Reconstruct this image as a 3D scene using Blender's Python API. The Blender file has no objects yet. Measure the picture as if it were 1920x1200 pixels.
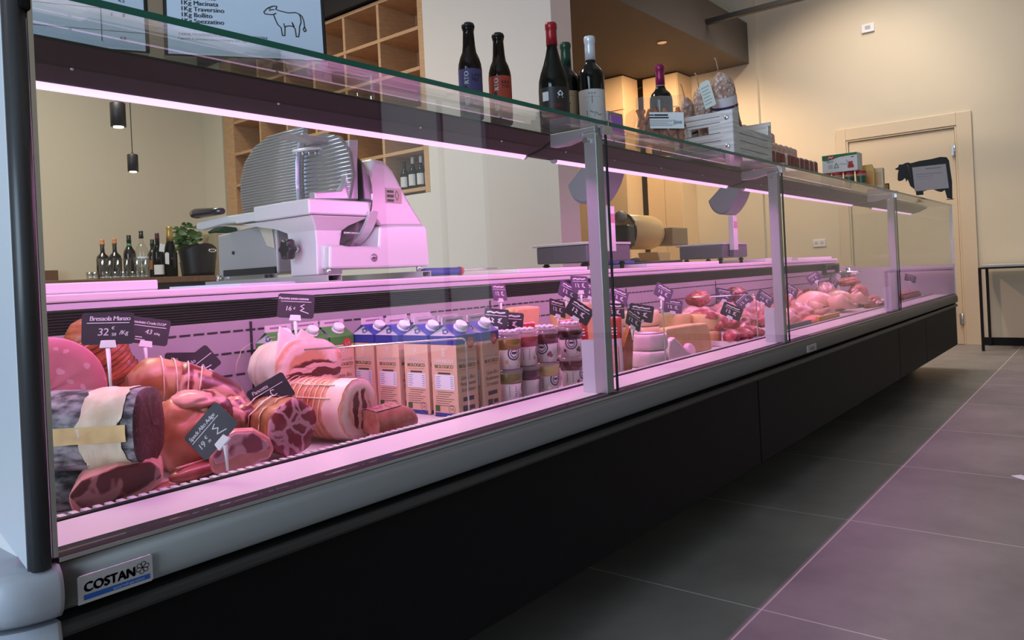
import bpy, bmesh, math, random
from mathutils import Vector, Matrix, noise, Euler
C = bpy.context.scene.collection
sc = bpy.context.scene
R = math.radians
# ------------------------------------------------------------------ camera
F, PX0, PY0 = 1420.0, 960.0, 515.0
CAM = Vector((0.0, -1.0, 0.88))
FWD = Vector((0.77863, 0.62748, 0.0001)).normalized()
RGT = Vector((0.62675, -0.77773, -0.04817)).normalized()
UPV = Vector((0.03016, -0.03756, 0.99884)).normalized()
cam = bpy.data.objects.new('camera', bpy.data.cameras.new('camera'))
C.objects.link(cam)
m = Matrix((RGT, UPV, -FWD)).transposed().to_4x4()
m.translation = CAM
cam.matrix_world = m
cam.data.sensor_width = 36.0
cam.data.lens = F / 1920 * 36.0
cam.data.shift_y = -(600 - PY0) / 1920
cam.data.clip_start = 0.02
sc.camera = cam
sc.view_settings.view_transform = 'Standard'
sc.view_settings.look = 'None'
sc.view_settings.gamma = 1.0
sc.view_settings.exposure = 0.0
sc.cycles.max_bounces = 8
sc.cycles.transparent_max_bounces = 24
sc.cycles.transmission_bounces = 6
sc.cycles.glossy_bounces = 4
sc.cycles.sample_clamp_indirect = 6.0
sc.cycles.caustics_reflective = False
sc.cycles.caustics_refractive = False
# ------------------------------------------------------------------ light
W = bpy.data.worlds.new('world'); sc.world = W; W.use_nodes = True
bg = W.node_tree.nodes['Background']
bg.inputs[0].default_value = (0.80, 0.90, 1.0, 1)
bg.inputs[1].default_value = 0.18
def area(name, loc, size, power, col, rot=(0, 0, 0), parent=None, spread=None):
    l = bpy.data.lights.new(name, 'AREA'); l.shape = 'RECTANGLE'
    l.size, l.size_y = size; l.energy = power; l.color = col
    if spread: l.spread = R(spread)
    o = bpy.data.objects.new(name, l); C.objects.link(o)
    o.location = loc; o.rotation_euler = rot
    if parent: o.parent = parent; o.matrix_parent_inverse = parent.matrix_basis.inverted()
    return o
def spot(name, loc, power, col, ang=100, blend=.6, rot=(0, 0, 0), rad=.04):
    l = bpy.data.lights.new(name, 'SPOT'); l.energy = power; l.color = col
    l.spot_size = R(ang); l.spot_blend = blend; l.shadow_soft_size = rad
    o = bpy.data.objects.new(name, l); C.objects.link(o); o.location = loc; o.rotation_euler = rot
    return o
WARM = (1.0, .84, .64)
area('daylight_from_shop_front', (-3.6, -.4, 1.9), (2.6, 3.0), 205, (.62, .81, 1.0), (R(90), 0, R(-100)))
area('ceiling_panel_light', (3.2, -1.2, 4.3), (3.0, 1.0), 3, (1.0, .93, .84))
area('ceiling_panel_light', (6.9, 0.5, 4.3), (1.6, 1.0), 52, (1.0, .93, .86), spread=125)
area('ceiling_panel_light', (1.2, 3.2, 4.3), (1.6, 1.0), 96, (1.0, .92, .80), spread=120)
spot('downlight_beam', (6.83, 2.46, 3.07), 150, (1.0, .68, .42), 150, .5, (R(14), R(-18), 0))
spot('downlight_beam', (6.6, 0.9, 4.2), 85, (1.0, .80, .64), 80, .6, (R(8), R(-32), 0))
# ------------------------------------------------------------------ pixel helpers: a pixel's ray meets a real plane
def ray(px, py):
    return (RGT * (px - PX0) - UPV * (py - PY0) + FWD * F).normalized()
def PX(px, py, X): d = ray(px, py); return CAM + d * ((X - CAM.x) / d.x)
def PY(px, py, Y): d = ray(px, py); return CAM + d * ((Y - CAM.y) / d.y)
def PZ(px, py, Z): d = ray(px, py); return CAM + d * ((Z - CAM.z) / d.z)
def PD(px, py, dep): d = ray(px, py); return CAM + d * (dep / d.dot(FWD))
def facecam(x, y): return math.atan2(-x, 1 + y)      # yaw that turns local -Y to where the shopper stands
# ------------------------------------------------------------------ materials
def lin(c): return tuple(((v / 255) / 12.92 if v / 255 <= .04045 else ((v / 255 + .055) / 1.055) ** 2.4) for v in c)
MATS = {}
def mat(name, col, rough=.5, metal=0.0, spec=None, n=None, bump=None, emit=None, coat=0, sss=0):
    """n=(scale, amount, second colour[, stretch]); bump=(scale, strength[, stretch])"""
    if name in MATS: return MATS[name]
    mt = bpy.data.materials.new(name); mt.use_nodes = True
    t = mt.node_tree; b = t.nodes['Principled BSDF']
    b.inputs['Base Color'].default_value = (*col, 1)
    b.inputs['Roughness'].default_value = rough
    b.inputs['Metallic'].default_value = metal
    if spec is not None: b.inputs['Specular IOR Level'].default_value = spec
    if coat: b.inputs['Coat Weight'].default_value = coat; b.inputs['Coat Roughness'].default_value = .15
    if sss:
        b.inputs['Subsurface Weight'].default_value = sss; b.inputs['Subsurface Scale'].default_value = .01
    def coords(st):
        tc = t.nodes.new('ShaderNodeTexCoord'); mp = t.nodes.new('ShaderNodeMapping')
        mp.inputs['Scale'].default_value = st
        t.links.new(tc.outputs['Object'], mp.inputs['Vector']); return mp.outputs[0]
    if n:
        st = n[3] if len(n) > 3 else (1, 1, 1)
        nz = t.nodes.new('ShaderNodeTexNoise'); nz.inputs['Scale'].default_value = n[0]; nz.inputs['Detail'].default_value = 6
        t.links.new(coords(st), nz.inputs['Vector'])
        rp = t.nodes.new('ShaderNodeValToRGB')
        lo = .5 - .25 / max(n[1], .01) * .5; hi = .5 + .25 / max(n[1], .01) * .5
        rp.color_ramp.elements[0].position = max(0, lo); rp.color_ramp.elements[1].position = min(1, hi)
        rp.color_ramp.elements[0].color = (*col, 1); rp.color_ramp.elements[1].color = (*n[2], 1)
        t.links.new(nz.outputs[0], rp.inputs[0]); t.links.new(rp.outputs[0], b.inputs['Base Color'])
    if bump:
        st = bump[2] if len(bump) > 2 else (1, 1, 1)
        nz = t.nodes.new('ShaderNodeTexNoise'); nz.inputs['Scale'].default_value = bump[0]; nz.inputs['Detail'].default_value = 4
        t.links.new(coords(st), nz.inputs['Vector'])
        bp = t.nodes.new('ShaderNodeBump'); bp.inputs['Strength'].default_value = bump[1]; bp.inputs['Distance'].default_value = .004
        t.links.new(nz.outputs[0], bp.inputs['Height']); t.links.new(bp.outputs[0], b.inputs['Normal'])
    if emit:
        b.inputs['Emission Color'].default_value = (*emit[0], 1); b.inputs['Emission Strength'].default_value = emit[1]
    MATS[name] = mt; return mt
def glassmat(name, tint=(.97, .99, .98), ior=1.45, rough=0.0, haze=0.0, hazecol=(1, 1, 1)):
    if name in MATS: return MATS[name]
    mt = bpy.data.materials.new(name); mt.use_nodes = True; t = mt.node_tree
    t.nodes.clear()
    out = t.nodes.new('ShaderNodeOutputMaterial'); mx = t.nodes.new('ShaderNodeMixShader')
    tr = t.nodes.new('ShaderNodeBsdfTransparent'); gl = t.nodes.new('ShaderNodeBsdfGlossy'); fr = t.nodes.new('ShaderNodeFresnel')
    tr.inputs[0].default_value = (*tint, 1); gl.inputs['Roughness'].default_value = rough; fr.inputs[0].default_value = ior
    t.links.new(fr.outputs[0], mx.inputs[0]); t.links.new(tr.outputs[0], mx.inputs[1]); t.links.new(gl.outputs[0], mx.inputs[2])
    ge = t.nodes.new('ShaderNodeNewGeometry'); mr = t.nodes.new('ShaderNodeMapRange')
    mr.inputs[3].default_value = ior; mr.inputs[4].default_value = 1 / ior
    t.links.new(ge.outputs['Backfacing'], mr.inputs[0]); t.links.new(mr.outputs[0], fr.inputs[0])
    last = mx
    if haze:
        m2 = t.nodes.new('ShaderNodeMixShader'); df = t.nodes.new('ShaderNodeBsdfDiffuse'); df.inputs[0].default_value = (*hazecol, 1)
        m2.inputs[0].default_value = haze
        t.links.new(mx.outputs[0], m2.inputs[1]); t.links.new(df.outputs[0], m2.inputs[2]); last = m2
    t.links.new(last.outputs[0], out.inputs[0])
    MATS[name] = mt; return mt
def meat(name, c1, c2, fat, sc_=30, marb=40, width=.03, amount=.5, rough=.35, stretch=(1, 1, 1), kind='noise', coat=.25, bumpy=.3):
    """red muscle of two tones crossed by fat: kind 'noise' (streaks), 'cell' (coarse net), 'spots'"""
    if name in MATS: return MATS[name]
    c1, c2, fat = ([v * k_ for v in q] for q, k_ in ((c1, .66), (c2, .66), (fat, .80))); coat *= .4
    mt = bpy.data.materials.new(name); mt.use_nodes = True; t = mt.node_tree; b = t.nodes['Principled BSDF']
    b.inputs['Roughness'].default_value = rough; b.inputs['Coat Weight'].default_value = coat; b.inputs['Coat Roughness'].default_value = .3
    N, L = t.nodes.new, t.links.new
    tc = N('ShaderNodeTexCoord'); mp = N('ShaderNodeMapping'); mp.inputs['Scale'].default_value = stretch
    L(tc.outputs['Object'], mp.inputs[0])
    n1 = N('ShaderNodeTexNoise'); n1.inputs['Scale'].default_value = sc_; n1.inputs['Detail'].default_value = 5; L(mp.outputs[0], n1.inputs['Vector'])
    r1 = N('ShaderNodeValToRGB'); r1.color_ramp.elements[0].position = .35; r1.color_ramp.elements[1].position = .65
    r1.color_ramp.elements[0].color = (*c1, 1); r1.color_ramp.elements[1].color = (*c2, 1); L(n1.outputs[0], r1.inputs[0])
    # distorted coordinates
    nd = N('ShaderNodeTexNoise'); nd.inputs['Scale'].default_value = marb * .6; nd.inputs['Detail'].default_value = 3; L(mp.outputs[0], nd.inputs['Vector'])
    sub = N('ShaderNodeVectorMath'); sub.operation = 'SUBTRACT'; sub.inputs[1].default_value = (.5, .5, .5); L(nd.outputs['Color'], sub.inputs[0])
    scl = N('ShaderNodeVectorMath'); scl.operation = 'SCALE'; scl.inputs['Scale'].default_value = (1.9 if kind == 'cell' else 1.2) / marb; L(sub.outputs[0], scl.inputs[0])
    add = N('ShaderNodeVectorMath'); L(mp.outputs[0], add.inputs[0]); L(scl.outputs[0], add.inputs[1])
    rf = N('ShaderNodeValToRGB')
    if kind == 'cell':
        v = N('ShaderNodeTexVoronoi'); v.feature = 'DISTANCE_TO_EDGE'; v.inputs['Scale'].default_value = marb; L(add.outputs[0], v.inputs['Vector'])
        L(v.outputs['Distance'], rf.inputs[0])
        e = rf.color_ramp.elements; e[0].position = width; e[0].color = (1, 1, 1, 1); e[1].position = width * 2 + .01; e[1].color = (0, 0, 0, 1)
    elif kind == 'spots':
        v = N('ShaderNodeTexVoronoi'); v.inputs['Scale'].default_value = marb; L(add.outputs[0], v.inputs['Vector']); L(v.outputs['Distance'], rf.inputs[0])
        e = rf.color_ramp.elements; e[0].position = width; e[0].color = (1, 1, 1, 1); e[1].position = width + .06; e[1].color = (0, 0, 0, 1)
    else:
        n2 = N('ShaderNodeTexNoise'); n2.inputs['Scale'].default_value = marb; n2.inputs['Detail'].default_value = 2; L(add.outputs[0], n2.inputs['Vector'])
        s = N('ShaderNodeMath'); s.operation = 'SUBTRACT'; s.inputs[1].default_value = .5; L(n2.outputs[0], s.inputs[0])
        a = N('ShaderNodeMath'); a.operation = 'ABSOLUTE'; L(s.outputs[0], a.inputs[0]); L(a.outputs[0], rf.inputs[0])
        e = rf.color_ramp.elements; e[0].position = width; e[0].color = (1, 1, 1, 1); e[1].position = width * 2 + .01; e[1].color = (0, 0, 0, 1)
    fm = N('ShaderNodeMath'); fm.operation = 'MULTIPLY'; fm.inputs[1].default_value = amount; L(rf.outputs[0], fm.inputs[0])
    mx = N('ShaderNodeMix'); mx.data_type = 'RGBA'; L(fm.outputs[0], mx.inputs[0]); L(r1.outputs[0], mx.inputs[6]); mx.inputs[7].default_value = (*fat, 1)
    L(mx.outputs[2], b.inputs['Base Color'])
    if bumpy:
        bp = N('ShaderNodeBump'); bp.inputs['Strength'].default_value = bumpy; bp.inputs['Distance'].default_value = .003
        L(n1.outputs[0], bp.inputs['Height']); L(bp.outputs[0], b.inputs['Normal'])
    MATS[name] = mt; return mt
def rolled(name, a, b_, rim=.86, flat=False):
    """cut face of a rolled belly: object Y,Z in ellipse a,b; red heart with fat bands, white ring, tan edge"""
    mt = bpy.data.materials.new(name); mt.use_nodes = True; t = mt.node_tree; b = t.nodes['Principled BSDF']
    b.inputs['Roughness'].default_value = .35; b.inputs['Coat Weight'].default_value = .2
    N, L = t.nodes.new, t.links.new
    tc = N('ShaderNodeTexCoord'); mp = N('ShaderNodeMapping'); mp.inputs['Scale'].default_value = (1, 1 / a, 1 / b_); L(tc.outputs['Object'], mp.inputs[0])
    nd = N('ShaderNodeTexNoise'); nd.inputs['Scale'].default_value = 2.2; nd.inputs['Detail'].default_value = 3; L(mp.outputs[0], nd.inputs['Vector'])
    sub = N('ShaderNodeVectorMath'); sub.operation = 'SUBTRACT'; sub.inputs[1].default_value = (.5, .5, .5); L(nd.outputs['Color'], sub.inputs[0])
    scl = N('ShaderNodeVectorMath'); scl.operation = 'SCALE'; scl.inputs['Scale'].default_value = .45; L(sub.outputs[0], scl.inputs[0])
    add = N('ShaderNodeVectorMath'); L(mp.outputs[0], add.inputs[0]); L(scl.outputs[0], add.inputs[1])
    sep = N('ShaderNodeSeparateXYZ'); L(add.outputs[0], sep.inputs[0])
    cmb = N('ShaderNodeCombineXYZ'); L(sep.outputs[1], cmb.inputs[1]); L(sep.outputs[2], cmb.inputs[2])
    # inner heart is narrower in Y than in Z
    st = N('ShaderNodeVectorMath'); st.operation = 'MULTIPLY'; st.inputs[1].default_value = (1, 1.25, 1.0); L(cmb.outputs[0], st.inputs[0])
    ln = N('ShaderNodeVectorMath'); ln.operation = 'LENGTH'; L(st.outputs[0], ln.inputs[0])
    wv = N('ShaderNodeTexWave'); wv.inputs['Scale'].default_value = .85; wv.inputs['Distortion'].default_value = 5.0; wv.inputs['Detail'].default_value = 3; wv.bands_direction = 'Y'
    L(cmb.outputs[0], wv.inputs['Vector'])
    r1 = N('ShaderNodeValToRGB'); e = r1.color_ramp.elements
    e[0].position = .30; e[0].color = (*lin((232, 180, 176)), 1); e[1].position = .44; e[1].color = (*lin((96, 24, 36)), 1)
    L(wv.outputs[0], r1.inputs[0])
    if flat:
        wv.bands_direction = 'Z'; wv.inputs['Scale'].default_value = .75; wv.inputs['Distortion'].default_value = 3.0
        sh = N('ShaderNodeVectorMath'); sh.operation = 'MULTIPLY_ADD'; sh.inputs[1].default_value = (1, .78, 1.25); sh.inputs[2].default_value = (0, -.16, .30)
        L(cmb.outputs[0], sh.inputs[0]); L(sh.outputs[0], ln.inputs[0])
    r2 = N('ShaderNodeValToRGB'); e = r2.color_ramp.elements
    e[0].position = .60; e[0].color = (0, 0, 0, 1); e[1].position = .68; e[1].color = (1, 1, 1, 1); L(ln.outputs['Value'], r2.inputs[0])
    l2 = N('ShaderNodeVectorMath'); l2.operation = 'LENGTH'; L(cmb.outputs[0], l2.inputs[0])
    r3 = N('ShaderNodeValToRGB'); e = r3.color_ramp.elements
    e[0].position = .55; e[0].color = (*lin((210, 150, 120)), 1); e[1].position = rim; e[1].color = (*lin((238, 208, 200)), 1)
    x = e.new(.66); x.color = (*lin((240, 205, 200)), 1); x = e.new(1.0); x.color = (*lin((214, 150, 120)), 1); L(l2.outputs['Value'], r3.inputs[0])
    mx = N('ShaderNodeMix'); mx.data_type = 'RGBA'; L(r2.outputs[0], mx.inputs[0]); L(r1.outputs[0], mx.inputs[6]); L(r3.outputs[0], mx.inputs[7])
    L(mx.outputs[2], b.inputs['Base Color']); return mt
# ------------------------------------------------------------------ mesh builder
_txt = {}
def text_geo(s, size, align='LEFT', shear=0.0, extr=0.0, space=1.0):
    k = (s, size, align, shear, extr, space)
    if k in _txt: return _txt[k]
    cu = bpy.data.curves.new('t', 'FONT'); cu.body = s; cu.size = size; cu.align_x = align; cu.shear = shear; cu.space_character = space
    cu.resolution_u = 3
    o = bpy.data.objects.new('t', cu); C.objects.link(o)
    dg = bpy.context.evaluated_depsgraph_get(); dg.update()
    me = o.evaluated_get(dg).to_mesh()
    g = ([tuple(v.co) for v in me.vertices], [tuple(p.vertices) for p in me.polygons])
    o.evaluated_get(dg).to_mesh_clear(); bpy.data.objects.remove(o); bpy.data.curves.remove(cu)
    _txt[k] = g; return g
class MB:
    def __init__(s): s.v = []; s.f = []; s.m = []; s.s = []
    def add(s, vs, fs, mat=0, smooth=False):
        o = len(s.v); s.v += [tuple(x) for x in vs]
        for f in fs: s.f.append(tuple(i + o for i in f)); s.m.append(mat); s.s.append(smooth)
        return s
    def box(s, x0, x1, y0, y1, z0, z1, mat=0):
        return s.add([(x0, y0, z0), (x1, y0, z0), (x1, y1, z0), (x0, y1, z0), (x0, y0, z1), (x1, y0, z1), (x1, y1, z1), (x0, y1, z1)],
                     [(0, 3, 2, 1), (4, 5, 6, 7), (0, 1, 5, 4), (1, 2, 6, 5), (2, 3, 7, 6), (3, 0, 4, 7)], mat)
    def loft(s, rings, mat=0, smooth=True, cap0=True, cap1=True, closed=True, mats=None):
        n = len(rings[0]); vs = [p for r in rings for p in r]; o = len(s.v); s.v += [tuple(p) for p in vs]
        for i in range(len(rings) - 1):
            mm = mats[i] if mats else mat
            for j in range(n if closed else n - 1):
                k = (j + 1) % n
                s.f.append((o + i * n + j, o + i * n + k, o + (i + 1) * n + k, o + (i + 1) * n + j)); s.m.append(mm); s.s.append(smooth)
        if cap0: s.f.append(tuple(o + j for j in range(n))[::-1]); s.m.append(mats[0] if mats else mat); s.s.append(False)
        if cap1: s.f.append(tuple(o + (len(rings) - 1) * n + j for j in range(n))); s.m.append(mats[-1] if mats else mat); s.s.append(False)
        return s
    def lathe(s, prof, seg=24, mat=0, mats=None, c=(0, 0, 0), smooth=True):
        rings = [[(c[0] + r * math.cos(2 * math.pi * j / seg), c[1] + r * math.sin(2 * math.pi * j / seg), c[2] + z) for j in range(seg)] for r, z in prof]
        return s.loft(rings, mat, smooth, True, True, True, mats)
    def cyl(s, p0, p1, r0, r1=None, seg=12, mat=0, smooth=True):
        return s.tube([p0, p1], r0 if r1 is None else [r0, r1], seg, mat, smooth)
    def tube(s, pts, r, seg=8, mat=0, smooth=True, caps=True, flat=1.0):
        pts = [Vector(p) for p in pts]; rings = []
        for i, p in enumerate(pts):
            d = (pts[min(i + 1, len(pts) - 1)] - pts[max(i - 1, 0)]).normalized()
            up = Vector((0, 0, 1)) if abs(d.z) < .95 else Vector((0, 1, 0))
            a = d.cross(up).normalized(); b = d.cross(a).normalized()
            rr = r[i] if isinstance(r, (list, tuple)) else r
            rings.append([p + (a * math.cos(2 * math.pi * j / seg) + b * math.sin(2 * math.pi * j / seg) * flat) * rr for j in range(seg)])
        return s.loft(rings, mat, smooth, caps, caps)
    def prism(s, poly, fn, d0, d1, mat=0, smooth=False):
        """extrude a 2D polygon: fn(u, v, d) -> point"""
        n = len(poly); vs = [fn(u, v, d0) for u, v in poly] + [fn(u, v, d1) for u, v in poly]
        fs = [tuple(range(n))[::-1], tuple(range(n, 2 * n))] + [(j, (j + 1) % n, n + (j + 1) % n, n + j) for j in range(n)]
        o = len(s.f); s.add(vs, fs, mat)
        if smooth:
            for i in range(o + 2, len(s.f)): s.s[i] = True
        return s
    def text(s, string, size, fn, align='LEFT', mat=0, shear=0.0, space=1.0):
        vs, fs = text_geo(string, size, align, shear, 0, space)
        return s.add([fn(x, y) for x, y, _ in vs], fs, mat)
    def rect(s, u0, u1, v0, v1, fn, mat=0, nu=1):
        vs = []; fs = []
        for i in range(nu + 1):
            u = u0 + (u1 - u0) * i / nu
            vs += [fn(u, v0), fn(u, v1)]
        for i in range(nu): fs.append((2 * i, 2 * i + 2, 2 * i + 3, 2 * i + 1))
        return s.add(vs, fs, mat)
    def line(s, pts, w, fn, mat=0):
        """a flat stroke of width w along 2D points"""
        for (x0, y0), (x1, y1) in zip(pts[:-1], pts[1:]):
            dx, dy = x1 - x0, y1 - y0; l = math.hypot(dx, dy) or 1; nx, ny = -dy / l * w / 2, dx / l * w / 2; ex, ey = dx / l * w * .3, dy / l * w * .3
            s.add([fn(x0 - ex + nx, y0 - ey + ny), fn(x0 - ex - nx, y0 - ey - ny), fn(x1 + ex - nx, y1 + ey - ny), fn(x1 + ex + nx, y1 + ey + ny)], [(0, 1, 2, 3)], mat)
        return s
    def sphere(s, c, r, seg=12, rings=8, mat=0):
        rx, ry, rz = r if isinstance(r, (list, tuple)) else (r, r, r)
        rr = []
        for i in range(rings + 1):
            t = math.pi * i / rings; q = max(math.sin(t), .01)
            rr.append([(c[0] + rx * q * math.cos(2 * math.pi * j / seg), c[1] + ry * q * math.sin(2 * math.pi * j / seg), c[2] - rz * math.cos(t)) for j in range(seg)])
        return s.loft(rr, mat)
    def build(s, name, mats, parent=None, world=True, bevel=0, sub=0, fix=True):
        me = bpy.data.meshes.new(name)
        vs = s.v
        if parent is not None and world:
            inv = parent.matrix_basis.inverted() if parent.parent is None else (parent.parent.matrix_basis @ parent.matrix_basis).inverted()
            vs = [tuple(inv @ Vector(v)) for v in vs]
        me.from_pydata(vs, [], s.f)
        for mt in (mats if isinstance(mats, (list, tuple)) else [mats]): me.materials.append(mt)
        for p, mi, sm in zip(me.polygons, s.m, s.s): p.material_index = mi; p.use_smooth = sm
        if fix:
            bm = bmesh.new(); bm.from_mesh(me); bmesh.ops.recalc_face_normals(bm, faces=bm.faces); bm.to_mesh(me); bm.free()
        o = bpy.data.objects.new(name, me); C.objects.link(o)
        if parent is not None: o.parent = parent
        if bevel:
            b = o.modifiers.new('bevel', 'BEVEL'); b.width = bevel; b.segments = 2; b.limit_method = 'ANGLE'; b.angle_limit = R(40)
        if sub:
            b = o.modifiers.new('sub', 'SUBSURF'); b.levels = b.render_levels = sub
        return o
def thing(name, label, cat, loc=(0, 0, 0), rz=0.0, group=None, rot=None):
    o = bpy.data.objects.new(name, None); C.objects.link(o); o.empty_display_size = .05
    o.location = loc; o.rotation_euler = rot if rot else (0, 0, rz)
    bpy.context.view_layer.update() if False else None
    o['label'] = label; o['category'] = cat
    if group: o['group'] = group
    o.matrix_basis = Matrix.LocRotScale(Vector(loc), Euler(o.rotation_euler), None)
    return o
def tag(o, label, cat, group=None, kind=None):
    o['label'] = label; o['category'] = cat
    if group: o['group'] = group
    if kind: o['kind'] = kind
    return o
def struct(o): o['kind'] = 'structure'; return o
def fbm(p, sc_=1.0): return noise.fractal(Vector(p) * sc_, .8, 2.0, 3)
# ------------------------------------------------------------------ common materials
M_steel = mat('white_steel', (.74, .72, .72), .32, 0, n=(8, .3, (.70, .68, .69)))
M_alu = mat('aluminium', (.44, .45, .48), .40, .6)
M_alup = mat('alu_polished', (.72, .73, .75), .22, .9)
M_lacq = mat('pale_lacquer', (.60, .64, .70), .35, .2)
M_black = mat('black_panel', (.006, .006, .007), .5, spec=.12)
M_rub = mat('black_rubber', (.015, .014, .016), .7, spec=.12)
M_dgrey = mat('dark_profile', (.024, .024, .027), .6, spec=.2)
M_glass = glassmat('clear_glass')
M_edge = mat('green_glass_edge', (.0, .16, .12), .12, emit=None, coat=.5)
M_wplast = mat('white_plastic', (.78, .76, .78), .4)
M_bplast = mat('black_plastic', (.02, .02, .022), .4)
M_wall = mat('cream_plaster', lin((216, 204, 182)), .85, n=(1.2, .3, lin((211, 198, 174))), bump=(60, .02))
M_white = mat('white_plaster', lin((222, 212, 204)), .8, bump=(50, .015))
M_oak = mat('pale_oak', lin((206, 164, 124)), .5, n=(14, .6, lin((188, 144, 104)), (1, 1, 9)), bump=(60, .1, (1, 1, 12)))
M_ink = mat('black_ink', (.02, .02, .025), .6)
M_chalkw = mat('white_chalk', (.80, .76, .80), .8)
M_pwhite = mat('white_paper', (.80, .82, .86), .7)

# ------------------------------------------------------------------ floor: large dark stoneware tiles
def floor_mat():
    mt = bpy.data.materials.new('dark_stoneware'); mt.use_nodes = True; t = mt.node_tree; b = t.nodes['Principled BSDF']
    N, L = t.nodes.new, t.links.new
    tc = N('ShaderNodeTexCoord'); sp = N('ShaderNodeSeparateXYZ'); L(tc.outputs['Object'], sp.inputs[0])
    def grout(out, off):
        a = N('ShaderNodeMath'); a.operation = 'SUBTRACT'; a.inputs[1].default_value = off; L(out, a.inputs[0])
        d = N('ShaderNodeMath'); d.operation = 'DIVIDE'; d.inputs[1].default_value = .803; L(a.outputs[0], d.inputs[0])
        f = N('ShaderNodeMath'); f.operation = 'ROUND'; L(d.outputs[0], f.inputs[0])
        s = N('ShaderNodeMath'); s.operation = 'SUBTRACT'; L(d.outputs[0], s.inputs[0]); L(f.outputs[0], s.inputs[1])
        ab = N('ShaderNodeMath'); ab.operation = 'ABSOLUTE'; L(s.outputs[0], ab.inputs[0])
        lt = N('ShaderNodeMath'); lt.operation = 'LESS_THAN'; lt.inputs[1].default_value = .0026; L(ab.outputs[0], lt.inputs[0]); return lt.outputs[0]
    g1, g2 = grout(sp.outputs[0], 1.87), grout(sp.outputs[1], -.254)
    mxm = N('ShaderNodeMath'); mxm.operation = 'MAXIMUM'; L(g1, mxm.inputs[0]); L(g2, mxm.inputs[1])
    n1 = N('ShaderNodeTexNoise'); n1.inputs['Scale'].default_value = 2.2; n1.inputs['Detail'].default_value = 7; n1.inputs['Roughness'].default_value = .62; L(tc.outputs['Object'], n1.inputs['Vector'])
    r = N('ShaderNodeValToRGB'); r.color_ramp.elements[0].position = .32; r.color_ramp.elements[1].position = .70
    r.color_ramp.elements[0].color = (.155, .148, .143, 1); r.color_ramp.elements[1].color = (.255, .242, .232, 1); L(n1.outputs[0], r.inputs[0])
    mx = N('ShaderNodeMix'); mx.data_type = 'RGBA'; L(mxm.outputs[0], mx.inputs[0]); L(r.outputs[0], mx.inputs[6]); mx.inputs[7].default_value = (.55, .53, .51, 1)
    L(mx.outputs[2], b.inputs['Base Color']); b.inputs['Roughness'].default_value = .48; b.inputs['Specular IOR Level'].default_value = .35
    return mt
struct(MB().box(-4, 9.2, -5, 5.6, -.06, 0).build('floor', floor_mat()))
XW = 8.356
# far wall with the doorway cut out (door leaf between y .18 and 1.19)
DY0, DY1, DZ = .175, 1.20, 2.115
w = MB(); w.box(XW, XW + .15, -5, DY0, 0, 4.6); w.box(XW, XW + .15, DY1, 2.08, 0, 4.6); w.box(XW, XW + .15, DY0, DY1, DZ, 4.6)
struct(w.build('wall_far', M_wall))
struct(MB().box(XW - .04, XW + .15, 2.08, 5.4, 0, 4.6).build('wall_far_recess', M_wall))
struct(MB().box(-4, 9, 5.2, 5.35, 0, 4.6).build('wall_rear', M_wall))
struct(MB().box(-4, 9, -5, 5.6, 4.6, 4.7).build('ceiling', M_white))
wf = MB(); wf.box(-4, 5.35, -5.15, -5, 0, 4.6); wf.box(7.15, 9, -5.15, -5, 0, 4.6); wf.box(5.35, 7.15, -5.15, -5, 3.0, 4.6)
struct(wf.build('wall_front', M_wall))
wn = thing('window_1', 'tall daylit shop window behind the shopper', 'window', (6.7, -5.0, 0)); wn['kind'] = 'structure'
MB().box(5.41, 7.09, -5.10, -5.09, .06, 2.94).build('pane', mat('daylight_pane', (.8, .9, 1), .3, emit=((.86, .94, 1.0), .75)), wn)
f = MB(); f.box(5.35, 5.41, -5.12, -5.02, .0, 3.0).box(7.09, 7.15, -5.12, -5.02, .0, 3.0).box(5.41, 7.09, -5.12, -5.02, 2.94, 3.0).box(5.41, 7.09, -5.12, -5.02, .0, .06).box(6.30, 6.34, -5.08, -5.02, .06, 2.94)
f.build('window_frame', MATS['grey_board'] if 'grey_board' in MATS else M_alu, wn)
struct(MB().box(XW - .014, XW - .0005, -5, .06, 0, .075).build('baseboard_far', M_rub))
# door frame, leaf, hinges
M_door = mat('cream_door_paint', lin((214, 196, 168)), .5)
d = thing('door_1', 'cream flush door in a moulded frame on the far wall', 'door', (XW, .69, 0)); d['kind'] = 'structure'
fr = MB()
for a, b in ((.06, DY0 + .012), (DY1 - .012, 1.285)):
    fr.box(XW - .022, XW - .001, a, b, 0, 2.225)
fr.box(XW - .022, XW - .001, DY0 + .012, DY1 - .012, DZ - .012, 2.225)
fr.box(XW - .014, XW + .08, DY0 + .0125, DY0 + .03, 0, DZ - .013); fr.box(XW - .014, XW + .08, DY1 - .03, DY1 - .0125, 0, DZ - .013); fr.box(XW - .014, XW + .08, DY0 + .03, DY1 - .03, DZ - .03, DZ - .013)
fr.build('door_frame', M_door, d, bevel=.004)
MB().box(XW + .004, XW + .05, DY0 + .034, DY1 - .034, .004, DZ - .034).build('door_leaf', M_door, d, bevel=.002)
for z in (1.87, .25):
    MB().cyl((XW - .02, DY0 + .035, z - .05), (XW - .02, DY0 + .035, z + .05), .008).box(XW - .018, XW + .01, DY0 + .034, DY0 + .06, z - .05, z + .05).build('hinge', M_alup, d)
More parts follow.
